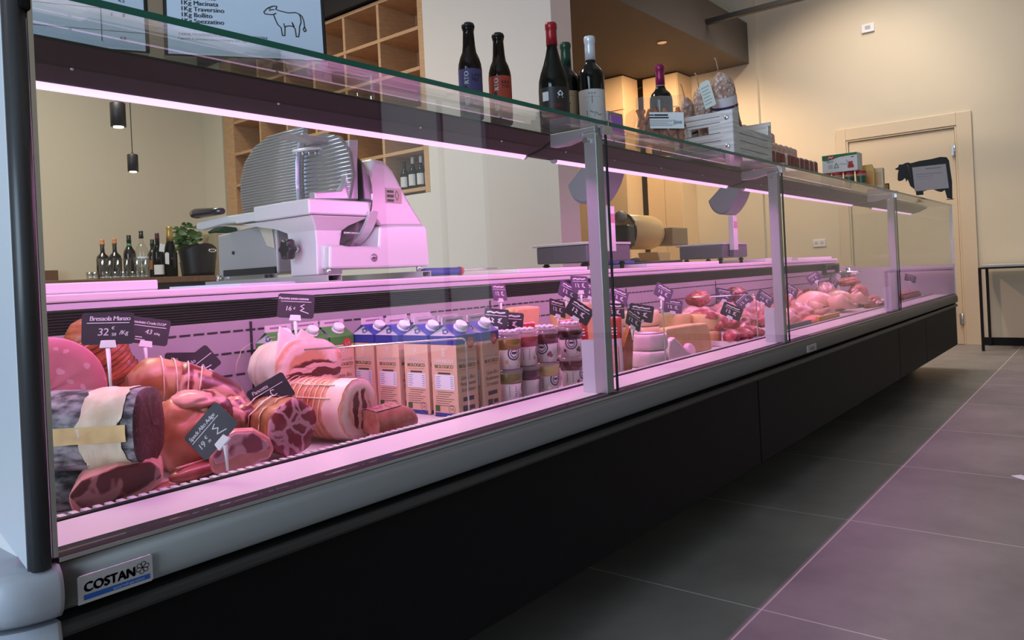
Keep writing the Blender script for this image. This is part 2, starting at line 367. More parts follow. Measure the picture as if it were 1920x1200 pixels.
# partition with white end pier
struct(MB().box(3.5, 3.70, 1.45, 2.46, 0, 3.1).build('wall_pier', M_white))
struct(MB().box(3.86, 4.02, 2.46, 5.2, 0, 3.1).build('wall_partition', M_wall))
struct(MB().box(3.5, 3.86, 2.46, 5.2, 0, 1.44).build('wall_partition_base', M_white))
struct(MB().box(3.5, 3.86, 4.90, 5.2, 1.44, 2.80).build('wall_partition_end', M_wall))
struct(MB().box(3.47, 4.02, 2.30, 5.2, 2.805, 3.1).box(3.47, 3.86, 2.46, 2.30, 2.805, 3.1).build('trim_1', mat('black_fascia', (.012, .009, .010), .6)))
# dropped ceiling box behind the counter
M_soff = mat('brown_grey_soffit', lin((92, 84, 78)), .7)
struct(MB().box(3.55, XW - .045, 2.16, 5.2, 3.105, 3.56).build('ceiling_drop', M_soff))
# tall cupboards under the dropped ceiling
M_cup = mat('cream_laminate', lin((232, 205, 165)), .5)
def cupboard(x0, x1, y0, y1, label):
    t = thing('tall_cupboard', label, 'cupboard', (x0, y0, 0))
    MB().box(x0, x1, y0, y1, .001, 3.095).build('carcass', M_cup, t, bevel=.003)
    MB().box(x0 - .02, x0 - .001, y0 + .003, (y0 + y1) / 2 - .003, .05, 2.70).build('door', M_cup, t, bevel=.002)
    MB().box(x0 - .02, x0 - .001, (y0 + y1) / 2 + .003, y1 - .003, .05, 2.70).build('door', M_cup, t, bevel=.002)
    MB().box(x0 - .02, x0 - .001, y0 + .003, y1 - .003, 2.71, 3.08).build('top_flap', M_cup, t, bevel=.002)
    return t
cupboard(7.60, 7.93, 3.36, 4.9, 'cream tall cupboard with a split front, behind the bottles with green and white capsules')
cupboard(7.96, XW - .045, 2.86, 3.30, 'narrow cream tall cupboard beside the plain wall, right of the magenta-capsule bottle')
# recessed downlight, rail, thermostat, socket
t = thing('downlight', 'small lit recessed downlight in the brown dropped ceiling', 'light', (6.83, 2.46, 3.104))
MB().lathe([(.03, -.006), (.048, -.006), (.05, 0), (.03, 0)], 20, c=(6.83, 2.46, 3.1045)).build('bezel', M_alup, t)
MB().lathe([(.001, -.003), (.03, -.003)], 20, c=(6.83, 2.46, 3.104)).build('bulb', mat('lamp_glow', (1, .8, .5), emit=((1, .74, .4), 9)), t)
tag(MB().box(7.20, 7.26, -.9, 2.158, 3.295, 3.345).build('track_rail', mat('black_rail', (.03, .028, .026), .5), bevel=.004), 'thin black rail running from the dropped ceiling box out over the shop', 'rail')
t = thing('wall_thermostat', 'small pale square thermostat high on the far wall', 'thermostat', (XW, .9, 3.2))
MB().box(XW - .02, XW - .001, .865, .985, 3.17, 3.255).build('cover', M_wplast, t, bevel=.004)
MB().box(XW - .022, XW - .0205, .90, .95, 3.20, 3.235).build('display', mat('lcd_grey', (.4, .44, .46), .3), t)
t = thing('wall_socket', 'pale double wall socket seen through the far glass', 'socket', (XW, 1.5, 1.05))
MB().box(XW - .012, XW - .001, 1.44, 1.57, 1.02, 1.10).build('cover_plate', M_wplast, t, bevel=.004)
for y in (1.475, 1.535): MB().cyl((XW - .0135, y, 1.06), (XW - .0125, y, 1.06), .017, seg=14).build('outlet', mat('outlet_grey', (.5, .48, .46), .5), t)
# ceiling lamp whose rim just shows at the top edge
# black steel console table by the door
t = thing('console_table', 'black tubular steel side table with pale top against the far wall', 'table', (7.95, -.3, 0))
MB().box(7.86, 8.31, -.75, -.02, .742, .764).build('tabletop', mat('grey_board', (.42, .43, .42), .5), t, bevel=.003)
f = MB(); f.box(7.84, 8.33, -.77, .0, .728, .7415); f.build('apron_frame', M_rub, t)
for x in (7.845, 8.305):
    for y in (-.765, -.02): MB().box(x, x + .022, y, y + .022, 0.001, .7275).build('leg', M_rub, t)
# paper scrap on the floor
tag(MB().prism([(3.50, -.63), (3.53, -.66), (3.40, -.80), (3.36, -.78)], lambda u, v, dd: (u, v, dd), .001, .003).build('paper_scrap', M_pwhite), 'thin white paper scrap lying on the dark floor tiles', 'paper')
# wooden bottle rack on the partition
t = thing('bottle_rack', 'pale oak pigeonhole rack on the partition wall behind the slicer', 'rack', (3.68, 3.68, 1.44))
o = MB()
zs = [1.47 + i * .2617 for i in range(6)]; ys = [2.53 + i * .3633 for i in range(7)]
MB().box(3.502, 3.84, 2.462, 2.51, 1.441, 2.80).build('side_board', M_oak, t, bevel=.002)
MB().box(3.502, 3.84, 4.73, 4.88, 1.441, 2.80).build('side_board', M_oak, t, bevel=.002)
MB().box(3.845, 3.858, 2.47, 4.88, 1.45, 2.80).build('back_board', mat('rosy_oak', lin((190, 138, 104)), .6, n=(6, .5, lin((176, 124, 92)), (1, 1, 5))), t)
for i, z in enumerate(zs): MB().box(3.502, 3.84, 2.511, 4.729, z - .012, z + .012).build('shelf_board', M_oak, t, bevel=.002)
for i, y in enumerate(ys[1:-1]):
    mb = MB()
    for k in range(5): mb.box(3.504, 3.84, y - .012, y + .012, zs[k] + .0125, zs[k + 1] - .0125)
    mb.build('divider', M_oak, t)
# pendant lamps
M_pend = mat('pendant_black', (.022, .018, .024), .45)
M_glow = mat('pendant_glow', (1, .95, .85), emit=((1, .88, .68), 7))
for (x, y, zb, h, r, lab) in ((2.24, 4.0, 1.955, .15, .046, 'upper black cylinder pendant lamp lit from below in front of the cream wall'),
                              (2.32, 4.0, 1.672, .108, .0325, 'lower black cylinder pendant lamp lit from below on a longer cord')):
    t = thing('pendant_lamp', lab, 'lamp', (x, y, zb), group='black pendants over the back counter')
    MB().lathe([(r, 0), (r, h), (r * .9, h + .004), (.006, h + .004), (.006, h + .02)], 24, c=(x, y, zb)).build('shade', M_pend, t)
    MB().lathe([(.001, -.002), (r * .66, -.002), (r * .66, .004)], 20, c=(x, y, zb - .003)).build('bulb', M_glow, t)
    MB().cyl((x, y, zb + h + .02), (x, y, 4.599), .0028, seg=6).build('cord', M_pend, t)
# back counter
t = thing('back_counter', 'low back counter with brown wooden top along the rear wall', 'counter', (1.2, 4.7, 0))
MB().box(-1.5, 3.45, 4.26, 5.19, .001, .94).build('carcass', mat('dark_cabinet', (.03, .026, .03), .5), t)
MB().box(-1.52, 3.47, 4.22, 5.19, .941, .983).build('worktop', mat('brown_wood', lin((120, 88, 66)), .5, n=(10, .5, lin((100, 72, 54)), (8, 1, 1))), t, bevel=.003)
MB().box(-1.5, 2.25, 5.10, 5.19, .984, 1.075).build('upstand', MATS['brown_wood'], t, bevel=.003)
# ================================================================== refrigerated serve-over counter
X0, X1 = .325, 6.62
JO = [1.645, 2.915, 4.80]
CT = thing('refrigerated_counter', 'long black refrigerated glass display counter filled with meat and cheese', 'counter', (.345, 0, 0))
def cpart(mb, name, m, **k): return mb.build(name, m, CT, **k)
# dark carcass, plinth, front panels
cpart(MB().box(X0 + .03, X1 - .02, .03, 1.0, .19, .525), 'carcass', M_black)
cpart(MB().box(X0 + .05, X1 - .05, .30, .95, .001, .1895), 'plinth', M_rub)
for a, b in ((.346, 2.568), (2.574, 4.70), (4.706, 5.45), (5.456, 6.60)):
    cpart(MB().box(a, b, .0, .028, .185, .475), 'front_panel', M_black, bevel=.003)
cpart(MB().prism([(-.010, .477), (-.013, .482), (-.012, .490), (-.006, .495), (.02, .497), (.02, .477)], lambda u, v, d: (d, u, v), .345, X1 - .01), 'drip_lip', mat('lip_grey', (.035, .035, .036), .4))
# silver bumper rail
bp = [(.02, .562), (.0, .566), (-.007, .564), (-.013, .558), (-.016, .548), (-.017, .534), (-.017, .522), (-.015, .514), (-.010, .509), (.0, .507), (.02, .507)]
cpart(MB().prism(bp, lambda u, v, d: (d, u, v), .351, X1 - .02, smooth=True), 'bumper_rail', mat('satin_aluminium', (.15, .145, .14), .5, .4))
cpart(MB().prism([(-.006, .5665), (-.006, .571), (.006, .573), (.006, .5665)], lambda u, v, d: (d, u, v), .345, X1), 'glass_channel', mat('plum_seal', (.03, .022, .03), .7, spec=.1))
cpart(MB().box(.352, X1, -.0078, -.0062, .5655, .5705), 'channel_lip', M_alup)
# corner caps at the near end: rounded plan outline
def corner(z0, z1, r, off, name, m):
    def plan(inset):
        q = []
        for k in range(9):
            a = math.pi / 2 * k / 8
            q.append((.344 - inset - .0 - r * math.sin(a) * 1.0, -off + r - r * math.cos(a)))
        return [(.349, -off)] + q + [(.344 - r, .75), (.349, .75)]
    rings = []
    n = 7
    for i in range(n + 1):
        u = i / n; bul = math.sin(math.pi * min(max(u, 0), 1)) ** .5 * .012
        rings.append([(x - bul * (1 if x < .343 else 0) * .8, y - bul * (1 if y < .0 else 0), z0 + (z1 - z0) * u) for x, y in plan(0)])
    cpart(MB().loft(rings, 0), name, m)
M_corner = mat('pale_bumper_plastic', lin((176, 182, 194)), .38, n=(30, .25, lin((150, 156, 168))))
corner(.506, .566, .085, .016, 'corner_cap', M_corner)
corner(.19, .498, .08, .012, 'corner_cap', M_corner)
# white sill, gasket, deck with toothed front rim
cpart(MB().box(.352, X1 - .03, .030, .148, .556, .572), 'sill', M_steel, bevel=.002)
cpart(MB().box(.352, X1 - .03, .0065, .0295, .5575, .573), 'gasket', M_rub)
cpart(MB().box(.352, X1 - .03, .1485, .160, .54, .574).box(.352, X1 - .03, .1605, .180, .54, .566), 'rim_strip', M_rub)
DECK = .545
cpart(MB().box(.352, X1 - .03, .1805, .70, .528, DECK), 'deck', M_steel)
teeth = MB()
x = .40
while x < X1 - .05:
    teeth.box(x, x + .0095, .1605, .181, .5665, .573); x += .0165
te = cpart(teeth, 'deck_rim', M_steel); te['kind'] = 'stuff'
# back liner with slots, vent band, worktop and its two lips
XB = 6.06
cpart(MB().box(.352, XB, .70, .715, DECK, .800), 'back_liner', mat('liner_steel', (.38, .36, .38), .4))
sl = MB()
for z in (.775, .722, .668, .612):
    x = .40
    while x < XB - .03: sl.box(x, x + .026, .6985, .6997, z - .0022, z + .0022); x += .034
for x in (1.06, 1.98, 2.90, 3.84, 4.78, 5.6): sl.box(x - .003, x + .003, .6975, .6997, DECK + .001, .795)
so = cpart(sl, 'air_slots', M_ink); so['kind'] = 'stuff'
vb = MB(); vb.box(.352, XB, .705, .72, .801, .846)
for k in range(7): vb.box(.352, XB, .700, .7049, .804 + k * .006, .8065 + k * .006)
cpart(vb, 'vent_band', mat('vent_black', (.012, .010, .013), .5))
cpart(MB().prism([(.690, .852), (.690, .8645), (.70, .8665), (.80, .8665), (.80, .847), (.71, .847)], lambda u, v, d: (d, u, v), .36, XB), 'lower_lip', mat('lilac_steel', (.62, .58, .66), .35, .1))
cpart(MB().box(.36, XB, .688, 1.06, .867, .885), 'worktop', mat('worktop_white', (.72, .68, .70), .38), bevel=.004)
bf = MB()
for (a, b, c_, d_) in ((XB - .36, XB - .02, .772, .784), (XB - .36, XB - .02, .834, .846), (XB - .36, XB - .335, .7845, .8335), (XB - .045, XB - .02, .7845, .8335)): bf.box(a, b, .672, .699, c_, d_)
cpart(bf, 'end_bracket', mat('bracket_grey', (.02, .02, .022), .4))
cpart(MB().box(XB, X1 - .03, .70, .715, .53, .82), 'rear_upstand', mat('liner_grey', (.45, .43, .45), .45))
# end liners and end glass
cpart(MB().box(.330, .3515, .06, 1.0, .19, .62), 'end_liner', M_steel)
cpart(MB().box(.332, .338, .06, .70, .621, 1.238), 'end_glass', M_glass)
cpart(MB().box(X1 - .029, X1 - .005, .0, .74, .19, .80), 'end_liner', mat('liner_grey', (.45, .43, .45), .45))
cpart(MB().box(X1 - .02, X1 - .014, .0, .72, .801, 1.238), 'end_glass', M_glass)
cpart(MB().box(X1 - .012, X1 - .004, -.004, .012, .57, 1.24), 'corner_strip', M_alu)
# near end frame: pale plate that widens at its foot, black rounded front edge
ef = [(-.002, .565), (.105, .600), (.072, .700), (.055, .84), (.047, 1.0), (.044, 1.24), (-.002, 1.24)]
cpart(MB().prism(ef, lambda u, v, d: (d, u, v), .320, .335), 'end_frame', M_lacq, bevel=.002)
eb = [(.0, -.0), (.022, -.0), (.024, -.006), (.020, -.016), (.010, -.020), (.002, -.016), (-.001, -.006)]
cpart(MB().prism(eb, lambda u, v, d: (.320 + u, v - .002, d), .565, 1.25, smooth=True), 'edge_profile', mat('edge_black', (.035, .036, .04), .38))
cpart(MB().box(.3445, .3500, -.012, -.002, .574, 1.24), 'edge_trim', M_alup)
cl = MB(); cl.box(.332, .365, -.02, .02, 1.256, 1.275); cl.box(.332, .346, -.022, .012, 1.215, 1.2405)
cpart(cl, 'glass_clamp', M_rub, bevel=.003)
# glass
ZT = 1.252
segs = [(.3515, JO[0] - .0015), (JO[0] + .0015, JO[1] - .0015), (JO[1] + .0015, JO[2] - .0015), (JO[2] + .0015, X1 - .004)]
for a, b in segs:
    fg = MB().box(a, b, -.001, .005, .575, 1.2385)
    for i in range(len(fg.m)):
        if i in (3, 5): fg.m[i] = 1
    cpart(fg, 'front_glass', [M_glass, mat('dark_glass_edge', (.01, .03, .03), .2)], fix=False)
    tg = MB().box(a, b, -.008, .36, 1.242, ZT)
    tg.m[2] = 1
    cpart(tg, 'shelf_glass', [M_glass, M_edge], fix=False)
# canopy profiles carrying the light strips
LEDC = (1.0, .32, .84)
M_led = mat('pink_led_tube', (.9, .6, .9), .4, emit=((1.0, .56, .92), 1.25))
cp = [(.145, 1.2408), (.145, 1.236), (.186, 1.2165), (.190, 1.2135), (.237, 1.2010), (.263, 1.2010), (.29, 1.2408)]
for a, b in ((.3515, 1.630), (1.645, 3.0), (3.03, 4.95), (4.98, 6.52)):
    c = cpart(MB().prism(cp, lambda u, v, d: (d, u, v), a, b), 'canopy', M_dgrey, bevel=.0015)
for a, b in ((.355, 1.625), (1.77, 2.97), (3.15, 4.82), (5.27, 6.45)):
    zz = 1.197
    s = cpart(MB().tube([(a, .25, zz + .003), (b, .25, zz + .003)], .0088, 10), 'led_strip', M_led)
    for xx in (a - .008, b): cpart(MB().tube([(xx, .25, zz + .003), (xx + .008, .25, zz + .003)], .0095, 10), 'led_end_cap', M_wplast)
    area('led_light', ((a + b) / 2, .25, zz - .0065), (b - a, .014), 6.6 * (b - a), LEDC, (R(19), 0, 0))
# posts, arms, clamps
for i, xj in enumerate(JO):
    p = MB(); p.box(xj - .040, xj - .008, .006, .042, .573, 1.225)
    po = cpart(p, 'post', M_alu, bevel=.002)
    f = MB(); f.box(xj - .034, xj - .030, .0425, .082, .573, .705)
    f.build('foot_plate', M_lacq, po)
    cpart(MB().prism([(.008, 1.2255), (.008, 1.2395), (.146, 1.2395), (.146, 1.206), (.10, 1.206), (.043, 1.2175), (.043, 1.2255)], lambda u, v, d: (d, u, v), xj - .039, xj - .010), 'bracket_arm', M_alu, bevel=.002)
    g = MB(); g.box(xj - .018, xj + .018, -.010, .03, 1.2525, 1.2565); g.box(xj - .02, xj + .02, -.0075, .004, 1.2185, 1.2415); g.cyl((xj - .052, .03, 1.206), (xj - .012, .03, 1.206), .008)
    cpart(g, 'glass_clamp', M_alup)
# small bolts on the canopies
for x in (.47, .82, 1.18, 1.46, 1.74, 2.0, 2.3, 2.62, 3.2, 3.7, 4.2, 5.1): cpart(MB().sphere((x, .189, 1.2135), .0028, 8, 5), 'bolt_head', M_alup)
# maker's badge on the bumper
def badge():
    x0 = .366; tilt = lambda u, v, d=0: (x0 + u * .76, -.0172 - d - .0, .5115 + v * .68)
    p = MB(); p.prism([(0, 0), (.115, 0), (.118, .003), (.118, .047), (.115, .05), (.003, .05), (0, .047)], lambda u, v, d: tilt(u, v, d), .0, .003)
    pl = cpart(p, 'badge', mat('badge_silver', (.55, .56, .60), .35, .3), bevel=.0008)
    fn = lambda u, v: tilt(u, v, .0034)
    l = MB(); l.text('COSTAN', .0232, lambda x, y: fn(.008 + x * .86, .0205 + y))
    for k in range(-2, 4): l.text('COSTAN', .0232, lambda x, y, k=k: fn(.0083 + .0004 * k + x * .86, .0202 + .0003 * k + y))
    l.build('lettering', mat('badge_navy', (.010, .012, .06), .4), pl)
    e = MB()
    for k in range(6):
        a = math.pi / 3 * k + .3
        cx, cy = .1005, .0305; pts = []
        for j in range(9):
            q = -1.9 + 3.8 * j / 8; rr = .0035
            pts.append((cx + math.cos(a) * (.0075) + rr * math.cos(a + q), cy + math.sin(a) * .0075 + rr * math.sin(a + q)))
        pts = [(cx, cy)] + pts + [(cx, cy)]
        e.line(pts, .0011, fn)
    e.build('emblem', MATS['badge_navy'], pl)
    s = MB(); s.rect(.008, .112, .0065, .0155, fn); s.build('stripe', mat('badge_blue', (.01, .10, .42), .4), pl)
    s = MB(); s.text('epta/refrigeration', .0072, lambda x, y: tilt(.052 + x, .0085 + y, .0037)); s.build('small_lettering', mat('badge_pale', (.45, .55, .75), .5), pl)
badge()
k = MB(); k.box(3.05, 3.16, -.0215, -.0165, .516, .543); kp = cpart(k, 'small_plate', mat('plate_grey', (.40, .40, .40), .4), bevel=.001)
MB().text('costan', .022, lambda x, y: (3.075 + x, -.0219, .522 + y)).build('lettering', M_ink, kp)
# ================================================================== things standing on the glass shelf
M_bglass = mat('brown_bottle_glass', (.010, .004, .002), .08, 0, spec=.35)
M_dglass = mat('dark_bottle_glass', (.004, .005, .004), .08, 0, spec=.35)
def cyl_label(r, z0, z1, a0, a1, c=(0, 0, 0), seg=20):
    """a strip of label on a cylinder; angle 0 faces local -Y, positive to the right seen from there"""
    mb = MB(); vs = []
    for i in range(seg + 1):
        a = a0 + (a1 - a0) * i / seg
        p = (c[0] + r * math.sin(a), c[1] - r * math.cos(a)); vs += [(p[0], p[1], c[2] + z0), (p[0], p[1], c[2] + z1)]
    mb.add(vs, [(2 * i, 2 * i + 2, 2 * i + 3, 2 * i + 1) for i in range(seg)], 0, True)
    return mb
def oncyl(r, z, a=0.0): return lambda x, y: (r * math.sin(a + x / r), -r * math.cos(a + x / r), z + y)
def beer(x, y, label, lcol, word, small, h=.233, tl=0):
    t = thing('beer_bottle', label, 'bottle', (x, y, ZT + .0008), facecam(x, y) + tl, group='bottles on the glass shelf')
    k = h / .233
    pr = [(.024, 0), (.0280, .004), (.0283, .02), (.0283, .122), (.027, .134), (.0225, .150), (.0170, .162), (.0150, .178), (.0135, .205), (.0132, .214), (.0148, .216), (.0148, .222), (.0135, .223), (.0135, .2255)]
    MB().lathe([(r, z * k) for r, z in pr], 28).build('bottle_body', M_bglass, t, world=False)
    cap = MB(); n = 42
    rings = []
    for (r, z) in ((.0150, .221), (.0152, .226), (.0138, .231), (.010, .2332)):
        rings.append([((r + (.0007 if j % 2 and z < .23 else 0)) * math.cos(2 * math.pi * j / n), (r + (.0007 if j % 2 and z < .23 else 0)) * math.sin(2 * math.pi * j / n), z * k) for j in range(n)])
    cap.loft(rings).build('crown_cap', mat('crown_black', (.02, .02, .02), .35, .4), t, world=False)
    lb = cyl_label(.0286, .026, .118, -2.2, 2.2).build('label', mat('label_' + word[:3], lcol, .55), t, world=False, fix=False)
    l = MB(); f = oncyl(.0289, 0)
    # large upright word running up the label, its middle letter left to the round mark
    g = lambda x, y: f(-.0035 - y, .030 + x)
    l.text('RET', .016, lambda x, y: g(x * .95, y - .002)); l.text('RTO', .016, lambda x, y: g(.0505 + x * .95, y - .002))
    for q in (0.0005, .001): l.text('RET', .016, lambda x, y, q=q: g(x * .95 + q, y - .002)); l.text('RTO', .016, lambda x, y, q=q: g(.0505 + x * .95 + q, y - .002))
    l.text('33 cl', .0075, lambda x, y: f(.007 + x, .032 + y))
    l.build('lettering', M_pwhite, lb, world=False)
    d = MB()
    for i, wd in enumerate(small):
        for q in (0, .0005): d.text(wd, .0115, lambda x, y, i=i, q=q: f(.0055 + x + q, .098 - i * .0105 + y))
    d.line([(-.0125, .0735), (-.0095, .077), (-.0065, .0735), (-.0095, .070), (-.0125, .0735)], .0022, f)
    d.build('dark_lettering', M_ink, lb, world=False)
    return t
beer(1.362, .196, 'brown beer bottle with violet label and black crown cap on the glass shelf', (.085, .070, .22), 'LATTE', ['LATT', "PIU'"], tl=-.1)
beer(1.466, .190, 'brown beer bottle with orange-red label and black crown cap on the glass shelf', (.48, .06, .03), 'KRATOS', ['KRA', 'TOS'], .230, -.1)
def wine(x, y, label, capcol, kind, h=.30, r=.0375, lab=None, tl=0, shoulder='bordeaux'):
    t = thing('wine_bottle', label, 'bottle', (x, y, ZT + .0008), facecam(x, y) + tl, group='bottles on the glass shelf')
    if shoulder == 'burgundy':
        pr = [(r * .85, 0), (r, .004), (r, .125), (r * .97, .140), (r * .85, .160), (r * .62, .186), (r * .45, .210), (.0140, .232), (.0138, h - .015), (.0152, h - .013), (.0152, h - .004), (.0135, h - .003)]
        zc = h - .060
    else:
        pr = [(r * .85, 0), (r, .004), (r, .176), (r * .97, .188), (r * .82, .202), (r * .52, .214), (.0150, .224), (.0142, .235), (.0138, h - .015), (.0150, h - .013), (.0150, h - .004), (.0135, h - .003)]
        zc = h - .068
    MB().lathe(pr, 32).build('bottle_body', M_dglass, t, world=False)
    MB().lathe([(.0151, zc), (.0148, zc + .03), (.0146, h - .018), (.0162, h - .016), (.0162, h - .004), (.0145, h + .0005), (.004, h + .001)], 24).build('capsule', mat('capsule_' + kind, capcol, .32, .25), t, world=False)
    return t
t = wine(1.672, .172, 'dark sloping-shouldered wine bottle with red capsule on the glass shelf', (.33, .012, .02), 'red', .297, .041, tl=-.15, shoulder='burgundy')
lb = cyl_label(.0414, .022, .118, -1.5, 1.5).build('label', mat('label_dark', (.022, .018, .020), .45), t, world=False, fix=False)
f = oncyl(.0418, 0)
l = MB(); l.line([(.016, .099), (.0235, .107), (.031, .099)], .0028, f); l.rect(.017, .030, .0935, .0985, f); l.rect(-.028, -.009, .082, .106, f, nu=4); l.line([(.016, .0895), (.031, .0895)], .0018, f); l.build('emblem', M_pwhite, lb, world=False)
l = MB(); l.text('ITERU', .013, lambda x, y: f(.001 + x * .85, .064 + y)); l.rect(-.020, .034, .030, .052, f, nu=6); l.build('red_lettering', mat('label_red', (.30, .012, .02), .5), lb, world=False)
t = wine(1.846, .246, 'wine bottle with dark green capsule and buff label behind the red-capsule bottle', (.012, .055, .03), 'green', .297, tl=-.2)
lb = cyl_label(.0379, .040, .150, -1.3, 1.3).build('label', mat('label_buff', lin((206, 178, 146)), .6), t, world=False, fix=False); f = oncyl(.0382, 0)
l = MB(); l.line([(-.002, .112), (.006, .120), (.014, .112)], .004, f); l.rect(.0, .012, .104, .110, f); l.text('Canto d', .009, lambda x, y: f(-.016 + x * .8, .086 + y), shear=.3); l.line([(-.012, .140), (.016, .140)], .003, f); l.rect(-.022, .024, .134, .1348, f, nu=5); l.line([(-.002, .062), (.014, .062)], .0025, f); l.build('lettering', mat('label_brown', (.05, .03, .02), .6), lb, world=False)
t = wine(1.850, .165, 'wine bottle with white capsule and white line-drawing label', (.72, .76, .82), 'white', .297, tl=-.1)
lb = cyl_label(.0379, .030, .140, -1.4, 1.4).build('label', mat('label_grey', lin((206, 204, 202)), .6), t, world=False, fix=False); f = oncyl(.0382, 0)
l = MB(); l.line([(.004, .122), (.004, .100)], .0014, f); l.line([(-.010, .100), (.018, .100)], .0012, f)
for q in (-.004, .004, .012): l.line([(q - .002, .130), (q, .126), (q + .002, .130)], .0012, f)
l.line([(-.014, .078), (-.002, .078), (.004, .074), (.014, .074), (.022, .066), (.030, .068)], .0016, f); l.line([(-.012, .078), (-.012, .064)], .001, f); l.line([(.010, .074), (.010, .062)], .001, f); l.rect(-.024, .028, .118, .1184, f, nu=5)
l.line([(-.012, .049), (-.008, .045), (-.004, .049)], .0016, f); l.line([(.002, .047), (.020, .047)], .004, f); l.build('lettering', M_ink, lb, world=False)
t = wine(2.283, .170, 'wine bottle with magenta capsule standing behind the biscuit bag', (.26, .012, .085), 'magenta', .297)
MB().lathe([(.0148, .215), (.0148, .229)], 24).build('neck_band', MATS['label_grey'], t, world=False)
lb = cyl_label(.0379, .03, .13, -.2, 1.4).build('label', MATS['label_grey'], t, world=False, fix=False)

# --- sign holders
M_acr = glassmat('clear_acrylic', (.93, .95, .97), 1.45)
M_sheet = mat('cool_white_sheet', (.80, .85, .95), .5)
def signholder(name, label, x, y, rz, w, h, fill, tilt=R(-8)):
    t = thing(name, label, 'sign', (x, y, ZT), rz)
    tf = Matrix.Rotation(tilt, 4, 'X')
    P = lambda u, v, d=0: tuple(tf @ Vector((u, -d, v + .016)))
    b = MB(); b.prism([(-w / 2 - .004, -.035), (w / 2 + .004, -.035), (w / 2 + .004, .06), (-w / 2 - .004, .06)], lambda u, v, d: (u, v, d), .0006, .004)
    if False: b.prism([(-w / 2 - .004, -.028), (w / 2 + .004, -.028), (w / 2 + .004, .012), (-w / 2 - .004, .012)], lambda u, v, d: (u, v, d), .012, .022)
    b.prism([(-w / 2 - .004, .002), (w / 2 + .004, .002), (w / 2 + .004, h), (-w / 2 - .004, h)], lambda u, v, d: P(u, v, d), .0035, .0060)
    b.build('acrylic_holder', M_acr, t, world=False)
    s = MB(); s.prism([(-w / 2, 0), (w / 2, 0), (w / 2, h), (-w / 2, h)], lambda u, v, d: P(u, v, d), .0008, .0022).build('sheet', M_sheet, t, world=False)
    k = MB(); k.prism([(-w / 2 - .006, 0), (w / 2 + .006, 0), (w / 2 + .006, h), (-w / 2 - .006, h)], lambda u, v, d: P(u, v, d), -.006, .0004).build('back_board', M_rub, t, world=False)
    fill(s, lambda u, v: P(u - w / 2, v, .0027), t.children[1])
    return t
def fill_price(s, f, par):
    l = MB()
    for i, wd in enumerate(['BIRRIFICIO RETORTO', 'CASTELLO']):
        l.text(wd, .0092, lambda x, y, i=i: f(.010 + x, .075 - i * .031 + y))
    for v in (.126, .098, .067, .030): l.line([(.0, v), (.232, v)], .0008, f)
    l.line([(.170, .012), (.170, .145)], .0009, f)
    l.text('4,5', .008, lambda x, y: f(.195 + x, .080 + y)); l.text('3      8', .008, lambda x, y: f(.183 + x, .055 + y)); l.text('4,0', .008, lambda x, y: f(.195 + x, .016 + y)); l.line([(.010, .112), (.055, .112)], .003, f)
    l.build('lettering', M_ink, par, world=False)
def fill_meat(s, f, par):
    l = MB()
    for i, wd in enumerate(['1Kg Arrosto', '1Kg Macinata', '1Kg Traversino', '1Kg Bollito', '1Kg Spezzatino']):
        for q in (0, .0004): l.text(wd, .0112, lambda x, y, i=i, q=q: f(.020 + q + x * .98, .0975 - i * .0106 + y))
    l.text('CARNE PROVENIENTE DA ALLEVAMENTI VICENTINI', .0060, lambda x, y: f(.016 + x, .033 + y)); l.text('I pacchi si possono personalizzare con tagli a scelta', .0062, lambda x, y: f(.016 + x, .0255 + y))
    l.build('lettering', M_ink, par, world=False)
    o = MB()
    ox, oy, k = .152, .040, .000300
    g = lambda px, py: (ox + (px - 245) * k, oy + (200 - py) * k)
    curves = [[(245, 60), (262, 38), (290, 22), (302, 18), (318, 20), (312, 38), (330, 45), (380, 55), (420, 50), (440, 58), (447, 80), (448, 110), (438, 135), (436, 165), (430, 198), (417, 198), (413, 150), (405, 140), (398, 112), (408, 135)],
              [(245, 60), (252, 70), (285, 72), (298, 70), (305, 95), (318, 130), (336, 148), (341, 195), (354, 195), (357, 145), (365, 137), (385, 134), (408, 138)],
              [(440, 58), (456, 72), (464, 100), (466, 135), (458, 150), (464, 165), (474, 158), (466, 135)],
              [(292, 24), (272, 30), (285, 42), (302, 40)], [(276, 46), (281, 48)], [(357, 150), (352, 122)], [(296, 70), (312, 62)]]
    for cu in curves: o.line([g(*p) for p in cu], .0017, f)
    o.build('cow_drawing', M_ink, par, world=False)
pA = PZ(188, 101, ZT + .03); pB = PZ(452, 112, ZT + .03)
signholder('menu_sign', 'cool white price list in acrylic stand, leftmost on the glass shelf', .487, .262, R(-26), .232, .30, fill_price)
signholder('meat_pack_sign', 'white sign with cow outline and meat cuts in acrylic stand', .727, .133, R(-32.5), .248, .32, fill_meat)
# plate on the meat sign's foot
# small glass on the shelf
t = thing('small_glass', 'tiny clear glass standing behind the canopy, right of the cow sign', 'glass', (1.12, .30, ZT))
MB().lathe([(.018, .0005), (.02, .004), (.022, .045), (.0205, .045), (.0185, .006), (.001, .006)], 18, c=(1.12, .30, ZT)).build('glass_body', M_acr, t)
MB().lathe([(.018, .007), (.019, .022), (.001, .022)], 16, c=(1.12, .30, ZT)).build('filling', mat('amber_filling', (.45, .2, .05), .3), t)

